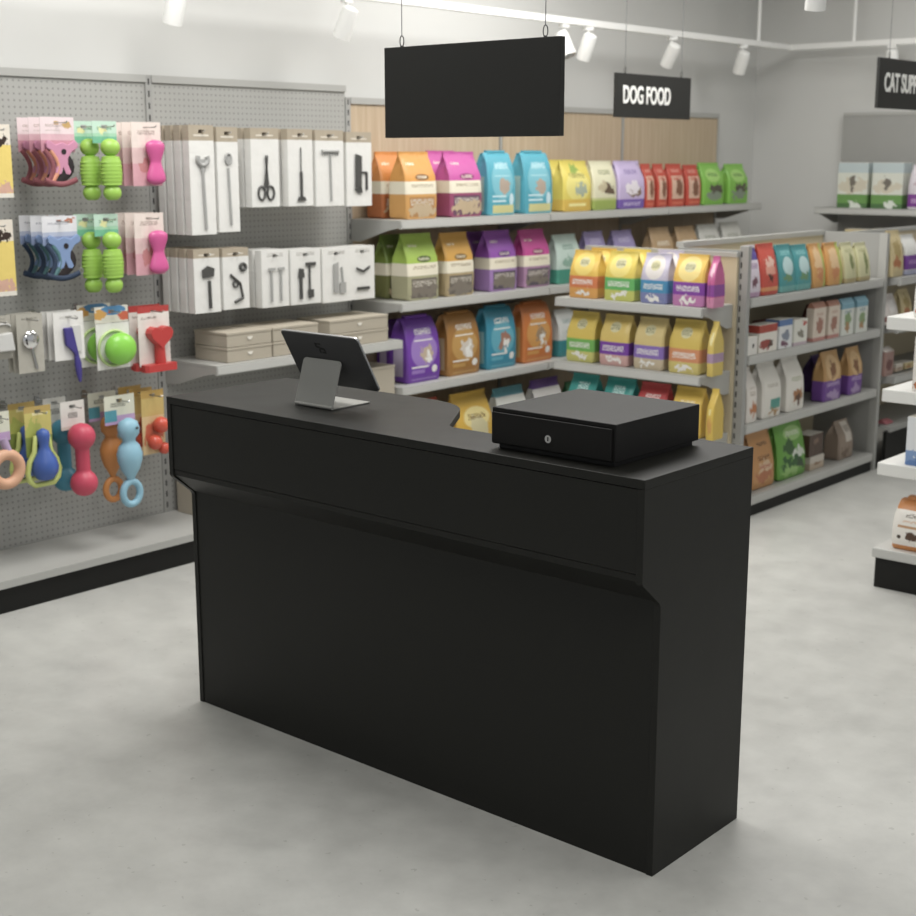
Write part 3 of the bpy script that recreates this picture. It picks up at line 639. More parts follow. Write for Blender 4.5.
rowX(-3.05, .585, [
 (408, 441, 316, .14, 'purple_photo', 'fold', 'purple bag with a pale side label on the third wall shelf'),
 (449, 481, 312, .13, 'gold_photo', 'fold', 'golden brown bag with a dog picture on the third wall shelf'),
 (488, 517, 306, .12, 'teal_photo', 'fold', 'bright teal blue bag on the third wall shelf'),
 (524, 553, 302, .12, 'orange_photo', 'fold', 'plain orange bag on the third wall shelf beside the teal bag'),
 (560, 582, 308, .11, 'tealwhite', 'bag', 'white bag with a teal foot behind the end shelving, third level')], G)
rowX(-3.22, .585, [(390, 418, 318, .1, 'purple_photo', 'bag', 'purple bag in shadow behind the front purple bag, third wall shelf')], G)
G = 'bags on the bottom wall shelf'
rowX(-3.03, .13, [
 (414, 446, 398, .12, 'red_low', 'bag', 'brick red bag on the bottom wall shelf, only its top showing'),
 (458, 494, 390, .13, 'yellow_low', 'bag', 'yellow bag on the bottom wall shelf seen in the counter notch'),
 (500, 530, 385, .12, 'tealhead', 'bag', 'white bag with teal top on the bottom wall shelf'),
 (537, 565, 377, .12, 'purplehead', 'bag', 'white bag with purple top on the bottom wall shelf'),
 (571, 592, 379, .11, 'greendark', 'bag', 'dark green bag on the bottom wall shelf near the end shelving')], G)
G = 'bags on the end shelving top shelf'
rowY(2.845, 1.035, [
 (568, 596, 250, .1, 'yo', 'bag', 'yellow bag with an orange band, end shelving top shelf'),
 (603, 633, 251, .1, 'yg', 'bag', 'yellow bag with a green band, end shelving top shelf'),
 (639, 666, 253, .1, 'wb', 'bag', 'white bag with a blue band, end shelving top shelf'),
 (671, 703, 254, .1, 'yp', 'bag', 'yellow bag with a purple band, end shelving top shelf'),
 (706, 713, 256, .1, 'pink', 'bag', 'narrow pink bag at the end of the end shelving top shelf')], G)
rowY(2.96, 1.035, [(585, 611, 248, .09, 'yo', 'bag', 'yellow bag in the back row, end shelving top shelf'), (617, 645, 249, .09, 'yg', 'bag', 'yellow green bag in the back row, end shelving top shelf'), (651, 678, 250, .09, 'wb', 'bag', 'lilac bag in the back row, end shelving top shelf')], G)
G = 'bags on the end shelving middle shelf'
rowY(2.845, .725, [
 (565, 593, 311, .11, 'yg2', 'bag', 'yellow bag with a green band, end shelving middle shelf'),
 (598, 627, 314, .11, 'yp2', 'bag', 'yellow bag with a deep purple band, end shelving middle shelf'),
 (632, 662, 317, .11, 'yp3', 'bag', 'pale yellow bag with a lilac band, end shelving middle shelf'),
 (667, 699, 319, .11, 'yo2', 'bag', 'yellow bag with a salmon band, end shelving middle shelf'),
 (706, 712, 321, .1, 'yplain', 'bag', 'narrow yellow bag at the end of the end shelving middle shelf')], G)
G = 'bags on the end shelving lower shelf'
rowY(2.845, .43, [
 (566, 593, 373, .11, 'teal_low', 'bag', 'teal bag on the end shelving lower shelf, left of two'),
 (600, 630, 377, .11, 'teal_low', 'bag', 'teal bag on the end shelving lower shelf, beside the red bag'),
 (634, 664, 382, .11, 'red_box', 'bag', 'red bag on the end shelving lower shelf behind the cash drawer'),
 (669, 699, 386, .11, 'yellow_box', 'bag', 'yellow bag on the end shelving lower shelf, beside the red bag'),
 (705, 712, 388, .1, 'yellow_end', 'bag', 'narrow yellow bag at the end of the lower end shelf')], G)
G = 'packs on the gondola top shelf'
rowX(-1.552, 1.06, [
 (750, 761, 245, .1, 'b_purple', 'pouch', 'white and purple pouch on the gondola top shelf by the upright'),
 (763, 779, 243, .1, 'b_red', 'pouch', 'red pouch on the gondola top shelf'),
 (781, 796, 244, .1, 'b_teal', 'pouch', 'teal pouch on the gondola top shelf beside the red pouch'),
 (797, 812, 244, .1, 'b_teal', 'pouch', 'teal pouch on the gondola top shelf beside the orange pouches'),
 (814, 826, 243, .1, 'b_orange', 'pouch', 'light orange pouch on the gondola top shelf beside the teal pouch'),
 (829, 843, 242, .1, 'b_orange', 'pouch', 'light orange pouch on the gondola top shelf beside the cream pouches'),
 (846, 857, 242, .1, 'b_cream', 'pouch', 'cream green pouch on the gondola top shelf beside the orange pouch'),
 (860, 871, 242, .1, 'b_cream', 'pouch', 'cream green pouch at the far end of the gondola top shelf')], G)
G = 'packs on the gondola second shelf'
rowX(-1.552, .79, [
 (747, 757, 336, .06, 'b_whitebox', 'box', 'tiny white carton with a black dot on the gondola second shelf'),
 (759, 777, 323, .08, 'b_redbox', 'box', 'white carton with red top on the gondola second shelf'),
 (779, 792, 318, .08, 'b_bluebox', 'box', 'white carton with blue top on the gondola second shelf'),
 (794, 807, 318, .08, 'b_whitered', 'box', 'white carton with a dark picture on the gondola second shelf'),
 (813, 825, 302, .045, 'b_pink', 'gable', 'tall beige carton on the gondola second shelf, nearer of two'),
 (828, 839, 300, .045, 'b_pink', 'gable', 'tall beige carton on the gondola second shelf, beside the blue topped ones'),
 (841, 853, 298, .05, 'b_aqua', 'gable', 'tall carton with pale blue top on the gondola second shelf, nearer of two'),
 (856, 867, 296, .05, 'b_aqua', 'gable', 'tall carton with pale blue top at the far end of the second shelf')], G)
rowX(-1.70, .79, [(759, 772, 319, .08, 'b_brown', 'pouch', 'dark red pouch behind the cartons on the gondola second shelf'), (812, 822, 303, .08, 'b_brown', 'pouch', 'brown pouch behind the tall beige cartons, gondola second shelf')], G)
G = 'bags on the gondola third shelf'
rowX(-1.555, .46, [
 (747, 757, 366, .11, 'w_orange', 'bag', 'white bag with an orange picture on the gondola third shelf by the upright'),
 (763, 781, 360, .11, 'w_teal', 'bag', 'white bag with a teal panel on the gondola third shelf'),
 (787, 804, 355, .11, 'w_dog', 'bag', 'white bag with a brown dog picture on the gondola third shelf'),
 (824, 841, 350, .08, 'goldpurple', 'bag', 'gold and purple bag on the gondola third shelf, nearer of two'),
 (849, 862, 346, .08, 'goldpurple', 'bag', 'gold and purple bag at the far end of the gondola third shelf')], G)
rowX(-1.72, .46, [(817, 829, 353, .1, 'purple_back', 'bag', 'dark purple bag behind the gold and purple bags, third shelf')], G)
G = 'bags on the gondola bottom shelf'
rowX(-1.59, .10, [
 (753, 775, 427, .12, 'orange_kraft', 'pouch', 'orange kraft bag on the gondola bottom shelf'),
 (779, 806, 417, .12, 'green_wild', 'pouch', 'leafy green bag on the gondola bottom shelf'),
 (810, 824, 452, .10, 'white_pack', 'box', 'small pale carton on the gondola bottom shelf, carrying a brown one'),
 (839, 853, 418, .10, 'kraft_bag', 'bag', 'greyish kraft bag with a white label on the gondola bottom shelf')], G)
p = Yat(816, -1.6, .3); bag((-1.64, p, .10+.098), 90, .15, .115, .09, 'brown_pack', 'dark brown carton stacked on the small pale carton, gondola bottom shelf', 'box', G, 'food_carton', 'carton')
for o_ in [o for o in S.objects if o.get('label', '').startswith('small pale carton')]:
    for ch in o_.children:
        if ch.name.startswith('carton_body'): hh = max(v.co.z for v in ch.data.vertices)
for o_ in [o for o in S.objects if o.get('label', '').startswith('dark brown carton')]: o_.location.z = .10+hh+.0045
# farther bay
G = 'packs on the farther shelving bay'
for (a, b, yt, z, d, des, st, lab) in (
 (892, 904, 230, 1.06, .1, 'c_cream', 'pouch', 'cream and orange pouch on the farther bay top shelf'), (906, 920, 234, 1.06, .12, 'c_whitepurple', 'bag', 'white and purple bag on the farther bay top shelf'),
 (887, 899, 293, .80, .1, 'c_white', 'pouch', 'white pouch with a brown band on the farther bay second shelf'), (903, 913, 288, .80, .1, 'c_cream', 'pouch', 'cream pouch on the farther bay second shelf'),
 (885, 893, 346, .52, .08, 'c_pinkbrown', 'gable', 'brownish carton with white top on the farther bay third shelf'), (896, 903, 362, .53, .08, 'white_pack', 'box', 'low pale carton on the farther bay third shelf'), (905, 914, 360, .53, .08, 'c_cream', 'box', 'low yellowish carton on the farther bay third shelf'),
 (887, 894, 417, .24, .08, 'c_pink', 'pouch', 'dull pink pouch on the farther bay bottom shelf')):
    rowX(-1.53, z, [(a, b, yt, d, des, st, lab)], G)
# white display stand
G = 'packs on the white display stand'
rowY(2.585, .165, [(890, 936, 499, .16, 'd_orange', 'fold', 'white and orange bag with a dog picture on the display stand base')], G)
rowY(2.572, .515, [(904, 945, 416, .13, 'd_blue', 'box', 'white and blue carton on the display stand first white shelf')], G)
rowY(2.572, .81, [(911, 950, 336, .13, 'd_cream', 'box', 'white and orange carton on the display stand second white shelf')], G)
rowY(2.572, 1.095, [(912, 950, 262, .13, 'd_red', 'bag', 'white bag with an orange spot on the display stand top shelf')], G)
G = 'bags on the cat supplies shelf'
rowY(6.04, 1.375, [(836, 866, 163, .14, 'cat_green', 'box', 'green and white carton at the left end of the cat shelf'), (870, 901, 163, .14, 'cat_green', 'box', 'green and white carton on the cat shelf beside the purple bag'), (906, 936, 165, .12, 'cat_purple', 'bag', 'white and purple bag on the cat supplies shelf')], G)
rowY(6.03, .95, [(842, 864, 229, .12, 'c_cream', 'box', 'pale yellow carton under the cat shelf, left of the dark gap'), (869, 888, 229, .12, 'c_cream', 'box', 'pale yellow carton under the cat shelf, right of the dark gap')], G)

# ------------------------------------------------------------------ beige storage boxes
def carton(x, y0, y1, z, d, h, label, lid=True):
    r = thing('storage_box', label, 'box', (x-d/2, (y0+y1)/2, z), 90, 'beige storage boxes'); w = y1-y0
    obj('box_body', MB().box(-w/2, w/2, -d/2, d/2, 0, h-.012 if lid else h), M['carton'], r, bevel=.002)
    if lid: obj('lid', MB().box(-w/2-.002, w/2+.002, -d/2-.002, d/2+.002, h-.0118, h), M['carton'], r, bevel=.002)
    obj('closing_tab', MB().prism(arc(0, 0, .014, 180, 360, 8), -d/2-.0035, -d/2-.0022, 'y'), M['cartonw'], r, (0, 0, h*.62))
    return r
for (y0, y1, lab) in ((1.25, 1.505, 'nearest the pegboard toys'), (1.515, 1.79, 'behind the tablet'), (1.865, 2.255, 'below the white tool packs at the right')):
    for q, w_ in enumerate(('lower', 'upper')):
        carton(-3.02, y0, y1, .826+q*.066, .22, .064, 'flat beige storage box, %s of the stack %s' % (w_, lab))
carton(-3.03, 2.03, 2.31, .501, .22, .20, 'beige storage box on the lower shelf beneath the tablet edge')
carton(-3.14, 1.17, 1.33, .131, .17, .27, 'beige storage box on the base shelf behind the counter end')

# ------------------------------------------------------------------ hanging products (origin at the hook hole, front at local -y)
def card_mb(w, h, t=.0015, top=.022, mi=0):
    m = MB(); a = w/2; s = min(.014, a*.5)
    m.box(-a, a, -t, 0, .007, top, mi); m.box(-a, -s, -t, 0, -.007, .007, mi); m.box(s, a, -t, 0, -.007, .007, mi); m.box(-a, a, -t, 0, top-h, -.007, mi)
    m.pl = (-a, a, top-h, top); return m
def sphere_prof(r, z, n=8): return [(r*math.sin(math.pi*(i+.5)/n)+1e-4, z-r*math.cos(math.pi*(i+.5)/n)) for i in range(n)]
CARD = {k: m_print('card_'+k, *v) for k, v in {
 'pink': ('#ead6d8', [B(.0, .34, '#cf8fa0'), B(.34, .52, '#dfb4bd'), T(.15, .75, .72, .8, '#b8a49c'), T(.15, .6, .6, .64, '#c9b6b0'), N(.8, .8, .12, .1, '#c9a25c')]),
 'blue': ('#e2e2e6', [B(0, .3, '#8fa0c4'), B(.3, .45, '#b6bfd4'), T(.15, .75, .7, .78, '#9a9aa6'), N(.8, .84, .12, .1, '#c47a5c')]),
 'mint': ('#bfe0cb', [B(0, .3, '#6fbf9c'), B(.3, .45, '#a2d6b4'), T(.2, .8, .6, .75, '#4f8c5c'), N(.4, .55, .14, .16, '#e8e6a0')]),
 'rose': ('#ecdcd2', [B(0, .35, '#e2a7b2'), B(.35, .6, '#e6c4c2'), T(.2, .8, .8, .87, '#b09a90'), N(.5, .3, .3, .1, '#d48c8c')]),
 'kraft': ('#e9e8e3', [B(.86, 2, '#b5a790'), R(.2, .8, .9, .915, '#e8e0d0')]), 'white': ('#e8e7e2', [R(.2, .8, .88, .9, '#c9c7c0'), T(.2, .8, .9, .95, '#b7b4ac')]),
 'grey': ('#b9b5a8', [T(.2, .8, .9, .94, '#8a867a')]), 'plain': ('#efede8', [T(.2, .8, .86, .92, '#b7b4ac')]),
 'colour': ('#e4dfd0', [E(.55, .75, .38, .3, '#4f8fc0'), N(.14, .5, .2, .3, '#d9a03c'), N(.9, .35, .2, .3, '#d8623c'), R(.2, .6, .1, .3, '#dcd8ca')]),
 'red': ('#efe8e0', [B(.9, 2, '#c43a34'), B(0, .07, '#c43a34'), T(.1, .6, .8, .84, '#8c8078')]),
 'olive': ('#d6c860', [B(.88, 2, '#c7a850'), R(.3, .7, .82, .88, '#efe4a4'), N(.3, .5, .3, .2, '#b8c04a'), B(0, .4, '#8a9a3c')]),
 'whitehead': ('#e9e6de', [T(.3, .7, .4, .6, '#4c4c4a'), B(0, .12, '#d8d2c4')]), 'party': ('#e6e6d0', [T(.2, .7, .6, .75, '#5c5c50'), B(0, .3, '#c9a6d4'), R(.0, .4, .1, .5, '#4fa6b8')]),
 'tomato': ('#d6b860', [B(.0, .6, '#e2c48a'), N(.5, .3, .4, .2, '#d86a44'), B(.88, 2, '#c8a040')]), 'yellow': ('#eed25a', [B(.72, 2, '#e6dccb'), N(.62, .78, .3, .07, '#3c2c24'), N(.5, .12, .5, .08, '#d8a890'), N(.2, .3, .2, .1, '#6c9cc0'), B(0, .06, '#e8e2d4')]),
}.items()}
def softhex(h):
    return '#'+''.join('%02x' % round(255*min(1, max(0, 12.92*v if v < .0031 else 1.055*v**(1/2.4)-.055))) for v in soft(LIN(h))[:3])
C = {n: mat('toy_'+n, softhex(c_), r_) for n, c_, r_ in (('pink', '#dd4f9b', .35), ('lime', '#9ace2a', .4), ('vest_pink', '#cf86a8', .6), ('strap_pink', '#8c464e', .7), ('strap_orange', '#e0916c', .6), ('vest_blue', '#7c98c6', .6), ('strap_blue', '#1e3450', .7), ('strap_teal', '#4a7a80', .6), ('webbing', '#241a1c', .8),
 ('purple', '#4a3f96', .4), ('ball', '#86dc1e', .3), ('ballrim', '#c4e28a', .4), ('red', '#cf2f2c', .35), ('peach', '#e6ac84', .5), ('mauve', '#b9a0c4', .5), ('blue', '#3f66bc', .4), ('citron', '#cfdc6c', .4), ('crimson', '#d83a5c', .45), ('tealrub', '#2f86a0', .45), ('orange', '#dc8a2c', .45), ('sky', '#8ec6de', .45), ('tomato', '#dc4a2a', .3), ('tool', '#a9a9a7', .35), ('grip', '#4c4c4a', .5), ('clear', '#d8d8d4', .2))}
def hook(X, y, z, label):
    r = thing('peg_hook', label, 'hook', (PX+.001, y, z), 90, 'peg hooks on the pegboard')
    L = X-PX+.062; m = MB(); m.tube([(0, 0, .0), (0, -L, 0), (0, -L-.006, .006)], .0028, 8); obj('rod', m, M['steel'], r)
    m = MB(); m.box(-.012, .012, -.004, 0, -.015, .015); obj('back_plate', m, M['steel'], r)
def place(a, b, yt, X):
    pc = (a+b)/2; t = onx(pc, yt, X); ya, yb = Yat(a, X, t.z), Yat(b, X, t.z)
    return (ya+yb)/2, yb-ya, t.z
def H(X, a, b, yt, yb):      # y centre, width, hook height, card length
    y, w, z = place(a, b, yt, X); return y, w, z-.022, z-onx((a+b)/2, yb, X).z
def stack(build, X, y, z, n, step, labels, cat, group, name, hooklabel, front_only=()):
    r0 = None
    for q in range(n):
        x = X-q*step
        if q == 0:
            r0 = thing(name, labels[0], cat, (x, y, z), 90, group); build(r0)
        else:
            r = copy_tree(r0); r.location = (x, y, z); r['label'] = labels[q]
            for ch in list(r.children):
                if ch.name.split('.')[0] in front_only: bpy.data.objects.remove(ch)
    hook(X, y, z, hooklabel)
# --- harnesses
def harness(w, h, hc, v, s1, s2, cardm):
    def f(r):
        obj('header_card', card_mb(w, hc), CARD[cardm], r)
        k = w/.19; m = MB(); zt = .022-hc*.72; hh = h-hc*.72
        half = [(0, 0), (.035, -.012), (.075, .012), (.09, -.004), (.088, -.028), (.055, -.045), (.03, -.08), (.028, -.11), (.045, -.15), (.035, -.165), (.012, -.16), (0, -.125)]
        sx = w*.46/.09; sz = hh*.75/.165
        poly = [(x*sx*1.02+.012*k, z*sz+zt) for x, z in half]+[(-x*sx*1.02+.012*k, z*sz+zt) for x, z in half[::-1][1:-1]]
        m.prism(poly, -.016, -.003, 'y'); obj('vest', m, C[v], r, bevel=.003)
        zb = .022-h+.012
        def arcs(x0, x1, bow, n=10): return [(x0+(x1-x0)*i/n-bow*math.sin(math.pi*i/n), -.012, zt-.03+(zb-zt+.03)*i/n) for i in range(n+1)]
        m = MB(); m.tube(arcs(-w*.45, -w*.40, -.03), .010, 8, flat=.5); obj('chest_strap', m, C[s1], r, smooth=60)
        m = MB(); m.tube(arcs(-w*.28, -w*.30, -.035), .009, 8, flat=.5); obj('side_strap', m, C[s2], r, smooth=60)
        m = MB(); m.tube(arcs(-w*.10, -w*.12, -.055), [.012+.011*math.sin(math.pi*i/10) for i in range(11)], 8, flat=.15); obj('webbing', m, C['webbing'], r, smooth=60)
        m = MB(); m.tube([(-w*.5+w*.95*i/10, -.014, zb+.012-.018*math.sin(math.pi*i/10)) for i in range(11)], .011, 8, flat=.6); obj('belly_strap', m, C[s1], r, smooth=60)
        m = MB(); m.tube([(w*.5+.009*math.cos(t), -.014, zb+.018+.012*math.sin(t)) for t in [i*math.pi/6 for i in range(12)]], .0025, 6, closed=True); obj('ring', m, M['steel'], r)
        m = MB(); m.prism([(.018*k+.011*math.cos(t), zt-.035+.011*math.sin(t)) for t in [i*math.pi/6 for i in range(12)]], -.0175, -.0165, 'y'); obj('emblem', m, C['webbing'], r)
    return f
for (a, b, yt, yc, yb, v, s1, s2, cm, col, lev) in ((39, 73, 117, 152, 186, 'vest_pink', 'strap_pink', 'strap_orange', 'pink', 'pink', 'top'), (41, 76, 216, 245, 280, 'vest_blue', 'strap_blue', 'strap_teal', 'blue', 'blue', 'second')):
    y, w, z, h = H(-3.10, a, b, yt, yb); hc = h*(yc-yt)/(yb-yt)
    stack(harness(w, h, hc, v, s1, s2, cm), -3.10, y, z, 3, .078, ['%s pet harness on a header card, %s of its hook' % (col, q) for q in ('frontmost', 'middle one', 'rearmost')], 'harness', col+' harnesses', 'pet_harness', 'steel peg hook holding the %s harnesses' % col)
# --- lime bone toys
def bone(w, h, hc):
    def f(r):
        obj('header_card', card_mb(w*1.15, hc), CARD['mint'], r)
        R0 = w*.46; z0 = .022-h; H0 = h-hc*.8; pr = []
        n = 44
        for i in range(n+1):
            t = i/n
            if t < .24: q = (t-.12)/.13; rr = R0*.86*math.sqrt(max(.02, 1-q*q*.82))
            elif t < .66: q = (t-.45)/.22; rr = R0*(1.02-.12*q*q)+.0022*math.sin((t-.24)*math.pi*2*7/.42)
            elif t < .72: rr = R0*.84
            else: q = (t-.86)/.14; rr = R0*.92*math.sqrt(max(.03, 1-q*q*.92))
            pr.append((rr, z0+H0*t))
        m = MB(); m.lathe(pr, (0, -R0*.75, 0), 22, sy=.72); obj('rubber_bone', m, C['lime'], r, smooth=60)
    return f
for (a, b, yt, yc, yb, lev) in ((92, 115, 121, 143, 200, 'top'), (94, 116.5, 214, 236, 292, 'second')):
    y, w, z, h = H(-3.10, a, b, yt, yb)
    for dx, dX, q in ((0, 0, 'beside the pink dumbbells'), (-20.5, -.085, 'beside the harnesses')):
        y, w, z, h = H(-3.10+dX, a+dx, b+dx, yt, yb); w *= .92
        stack(bone(w, h, h*(yc-yt)/(yb-yt)), -3.10+dX, y, z, 1, .1, ['lime ribbed bone toy in the %s toy row, %s' % (lev, q)], 'toy', 'lime bone toys', 'bone_toy', 'steel peg hook holding the lime bone %s, %s row' % (q, lev))
# --- pink dumbbells on cards
def dumbcard(w, h):
    def f(r):
        obj('backing_card', card_mb(w*.98, h), CARD['rose'], r)
        z0 = .022-h*.98; H0 = h*.70; R0 = w*.35; pr = []
        for i in range(33):
            t = i/32; pr.append((max(.004, R0*(.5+.5*abs(math.cos(math.pi*t))**1.3)*math.sqrt(max(.05, 1-(abs(2*t-1)**7)))), z0+H0*t))
        m = MB(); m.lathe(pr, (w*.16, -R0*.5, 0), 20, sy=.45); obj('dumbbell', m, C['pink'], r, smooth=60)
    return f
for (a, b, yt, yb, lev) in ((130, 160, 122, 186, 'top'), (133, 163, 213, 275, 'second')):
    y, w, z, h = H(-3.10, a, b, yt, yb)
    stack(dumbcard(w, h), -3.10, y, z, 3, .062, ['pink dumbbell toy on a rose card in the %s row, %s' % (lev, q) for q in ('frontmost', 'middle', 'rearmost')], 'toy', 'pink dumbbell toys', 'dumbbell_toy', 'steel peg hook holding the pink dumbbells, %s row' % lev)
# --- yellow picture cards at the frame edge
for (a, b, yt, yb, lev) in ((-22, 9, 124, 198, 'top'), (-23, 12, 220, 297, 'second')):
    y, w, z, h = H(-3.12, a, b, yt, yb); r = thing('treat_card', 'yellow picture card cut by the edge, %s toy row' % lev, 'card', (-3.12, y, z), 90, 'yellow picture cards')
    obj('backing_card', card_mb(w, h), CARD['yellow'], r)
    hook(-3.12, y, z, 'steel peg hook holding the yellow card, %s row' % lev)
# --- boxed tools: relief pictures of the tool on the front of each pack
def circ(cx, cz, r, n=16, a0=0, a1=360): return [(cx+r*math.cos(math.radians(a0+(a1-a0)*i/n)), cz+r*math.sin(math.radians(a0+(a1-a0)*i/n))) for i in range(n+(a1-a0 != 360))]
def tube2(m, pts, r, y): m.tube([(x, y, z) for x, z in pts], r, 8)
def tool_mb(kind, w, h):
    """unit drawing: x -.5..0.5, z 0..1 scaled to the pack"""
    m = MB(); y = -.004; sx, sz = w, h
    def S_(p): return [(x*sx, z*sz) for x, z in p]
    def bar(p, q, r): tube2(m, S_([p, q]), r*w, y)
    def ring(cx, cz, rx, rz, t): m.tube([(x, y, z) for x, z in [((cx+rx*math.cos(a))*sx, (cz+rz*math.sin(a))*sz) for a in [i*math.pi/9 for i in range(18)]]], t*w, 8, closed=True)
    def plate(p): m.prism(S_(p), y-.004, y, 'y')
    if kind == 'wrench':
        bar((.06, .04), (-.02, .78), .06); m.tube([((.0+.22*math.cos(t))*sx, y, (.86+.07*math.sin(t))*sz) for t in [math.radians(q) for q in range(150, 395, 20)]], .09*w, 8); plate([(-.1, .72), (.1, .72), (.12, .86), (-.14, .86)])
    elif kind == 'spoon':
        bar((.06, .06), (-.02, .76), .055); ring(0, .87, .15, .065, .05); plate([(-.1, .83), (.1, .83), (.1, .9), (-.1, .9)])
    elif kind == 'scissors':
        ring(-.18, .2, .13, .11, .035); ring(.17, .2, .13, .11, .035); plate([(-.1, .3), (-.02, .28), (.08, .8), (.05, .82)]); plate([(.1, .3), (.02, .28), (-.03, .78), (.0, .82)])
    elif kind == 'pick': bar((0, .12), (0, .55), .05); bar((0, .55), (0, .95), .018); plate([(-.2, .06), (.2, .06), (.12, .13), (-.12, .13)])
    elif kind == 'rake':
        bar((.02, .06), (.0, .86), .03); bar((-.32, .9), (.32, .9), .05)
        for q in range(7): bar((-.3+.1*q, .9), (-.3+.1*q, .83), .018)
    elif kind == 'clipper': plate([(-.2, .3), (.06, .27), (.08, .84), (-.18, .88)]); bar((.1, .56), (.3, .56), .03); bar((.3, .25), (.3, .56), .04); plate([(-.24, .28), (-.1, .2), (.1, .2), (.06, .3)])
    elif kind == 'brush2': bar((.08, .06), (.06, .62), .06); plate([(-.22, .68), (.24, .7), (.28, .86), (.0, .92), (-.24, .84)])
    elif kind == 'leash': bar((-.25, .7), (.15, .5), .05); bar((.15, .5), (.25, .2), .04); bar((.25, .2), (-.1, .12), .05); ring(.28, .85, .12, .07, .05); ring(-.05, .5, .1, .06, .03)
    elif kind == 'pair': bar((-.18, .1), (-.18, .8), .04); bar((.2, .1), (.2, .8), .04); plate([(-.3, .78), (-.02, .78), (-.02, .84), (-.3, .84)]); plate([(.08, .78), (.34, .78), (.34, .84), (.08, .84)])
    elif kind == 'trio': bar((-.2, .1), (-.2, .6), .05); plate([(-.3, .58), (-.08, .58), (-.1, .78), (-.26, .8)]); bar((.12, .1), (.12, .86), .03); plate([(-.02, .84), (.34, .84), (.34, .92), (-.02, .92)]); plate([(.05, .12), (.25, .12), (.25, .3), (.05, .3)])
    elif kind == 'comb': plate([(-.14, .2), (.04, .2), (.04, .9), (-.14, .86)]); plate([(.1, .18), (.32, .18), (.32, .42), (.1, .42)]); bar((.22, .42), (.18, .78), .03)
    elif kind == 'bow': plate([(-.3, .74), (0, .66), (.3, .76), (.3, .7), (0, .6), (-.3, .68)]); plate([(-.28, .2), (.28, .2), (.28, .27), (-.28, .27)])
    return m
def toolpack(w, h, t, kind, cm, dark):
    def f(r):
        m = card_mb(w, h, t, .026); obj('pack', m, CARD[cm], r)
        kh = h*(.78 if cm == 'kraft' else .8)
        o = obj('tool', tool_mb(kind, w*.92, kh), C['grip'] if dark else C['tool'], r, (0, -t, .026-h+h*.02), smooth=50)
    return f
TOOLS = [ # px left, right, top, bottom, stack, tool, card, dark, words
 (188, 213, 125, 235, 4, 'wrench', 'kraft', 0, 'wide jawed tool'), (216, 237, 127, 232, 2, 'spoon', 'kraft', 0, 'long spoon shaped tool'),
 (250, 278, 128, 207, 3, 'scissors', 'kraft', 1, 'scissors'), (287, 312, 129, 206, 2, 'pick', 'kraft', 1, 'slim pick tool'), (315, 343, 130, 206, 2, 'rake', 'kraft', 0, 'rake comb'), (346, 371, 132, 206, 2, 'clipper', 'kraft', 1, 'clipper'),
 (193, 219, 249, 313, 4, 'brush2', 'kraft', 1, 'dark headed brush'), (222, 248, 248, 309, 2, 'leash', 'kraft', 1, 'black jointed tool'),
 (261, 288, 250, 307, 3, 'pair', 'white', 0, 'pair of slim combs'), (290, 320, 249, 304, 2, 'trio', 'white', 1, 'three piece tool set'), (322, 350, 248, 302, 2, 'comb', 'white', 0, 'flat comb'), (350, 374, 246, 299, 2, 'bow', 'white', 1, 'two dark clips')]
ORD = ['frontmost', 'second', 'third', 'rearmost']
for (a, b, yt, yb, n, kind, cm, dark, wd) in TOOLS:
    y, w, z, h = H(-3.10, a, b, yt, yb); t = .030 if n > 2 else .034
    lab = ['%s pack showing a %s, %s on its hook' % ('kraft topped white' if cm == 'kraft' else 'plain white', wd, ORD[q] if q < n-1 else 'rearmost') for q in range(n)]
    t = .042; y, w, z, h = H(-3.08, a, b, yt, yb); z -= .004
    stack(toolpack(w, h, t, kind, cm, dark), -3.08-t, y, z, n, .058, lab, 'tool pack', 'hanging tool packs', 'tool_pack', 'steel peg hook holding the %s packs' % wd)
# --- third toy row
y, w, z, h = H(-3.12, -18, 10, 316, 360); 
def tray(r):
    obj('backing_card', card_mb(w, h), CARD['grey'], r); m = MB(); m.tube([(w*.2-.03*math.cos(t), -.006, -.022+.012*math.sin(t)) for t in [i*math.pi/8 for i in range(9)]], .004, 8); obj('handle', m, C['clear'], r)
    obj('scoop', MB().prism([(-w*.4, -h*.3), (w*.4, -h*.25), (w*.48, -h*.68), (-w*.4, -h*.68)], -.03, -.002, 'y'), C['clear'], r, bevel=.005)
r = thing('scoop_pack', 'grey scoop pack cut by the edge in the third toy row', 'pack', (-3.12, y, z), 90); tray(r); hook(-3.12, y, z, 'steel peg hook holding the grey scoop pack')
y, w, z, h = H(-3.10, 15, 41, 314, 373)
def medal(r, w=w, h=h):
    obj('backing_card', card_mb(w, h, .004), CARD['grey'], r); m = MB(); m.tube([(0, -.008, -h*.42), (w*.18, -.008, -h*.84)], .006, 8); obj('handle', m, M['steel'], r, smooth=50)
    m = MB(); m.lathe(sphere_prof(.036, 0), (-.0, 0, 0), 18); o = obj('metal_head', m, M['chrome'], r, (-.005, -.016, -h*.33), smooth=60); o.scale = (1, .35, 1)
stack(medal, -3.10, y, z, 3, .034, ['grey card with a shiny round-headed tool, %s' % q for q in ('front one', 'second one', 'rear one')], 'pack', 'grey tool cards', 'grooming_card', 'steel peg hook holding the grey cards')
y, w, z, h = H(-3.10, 52, 82, 312, 360); hl = onx(73, 382, -3.10).z
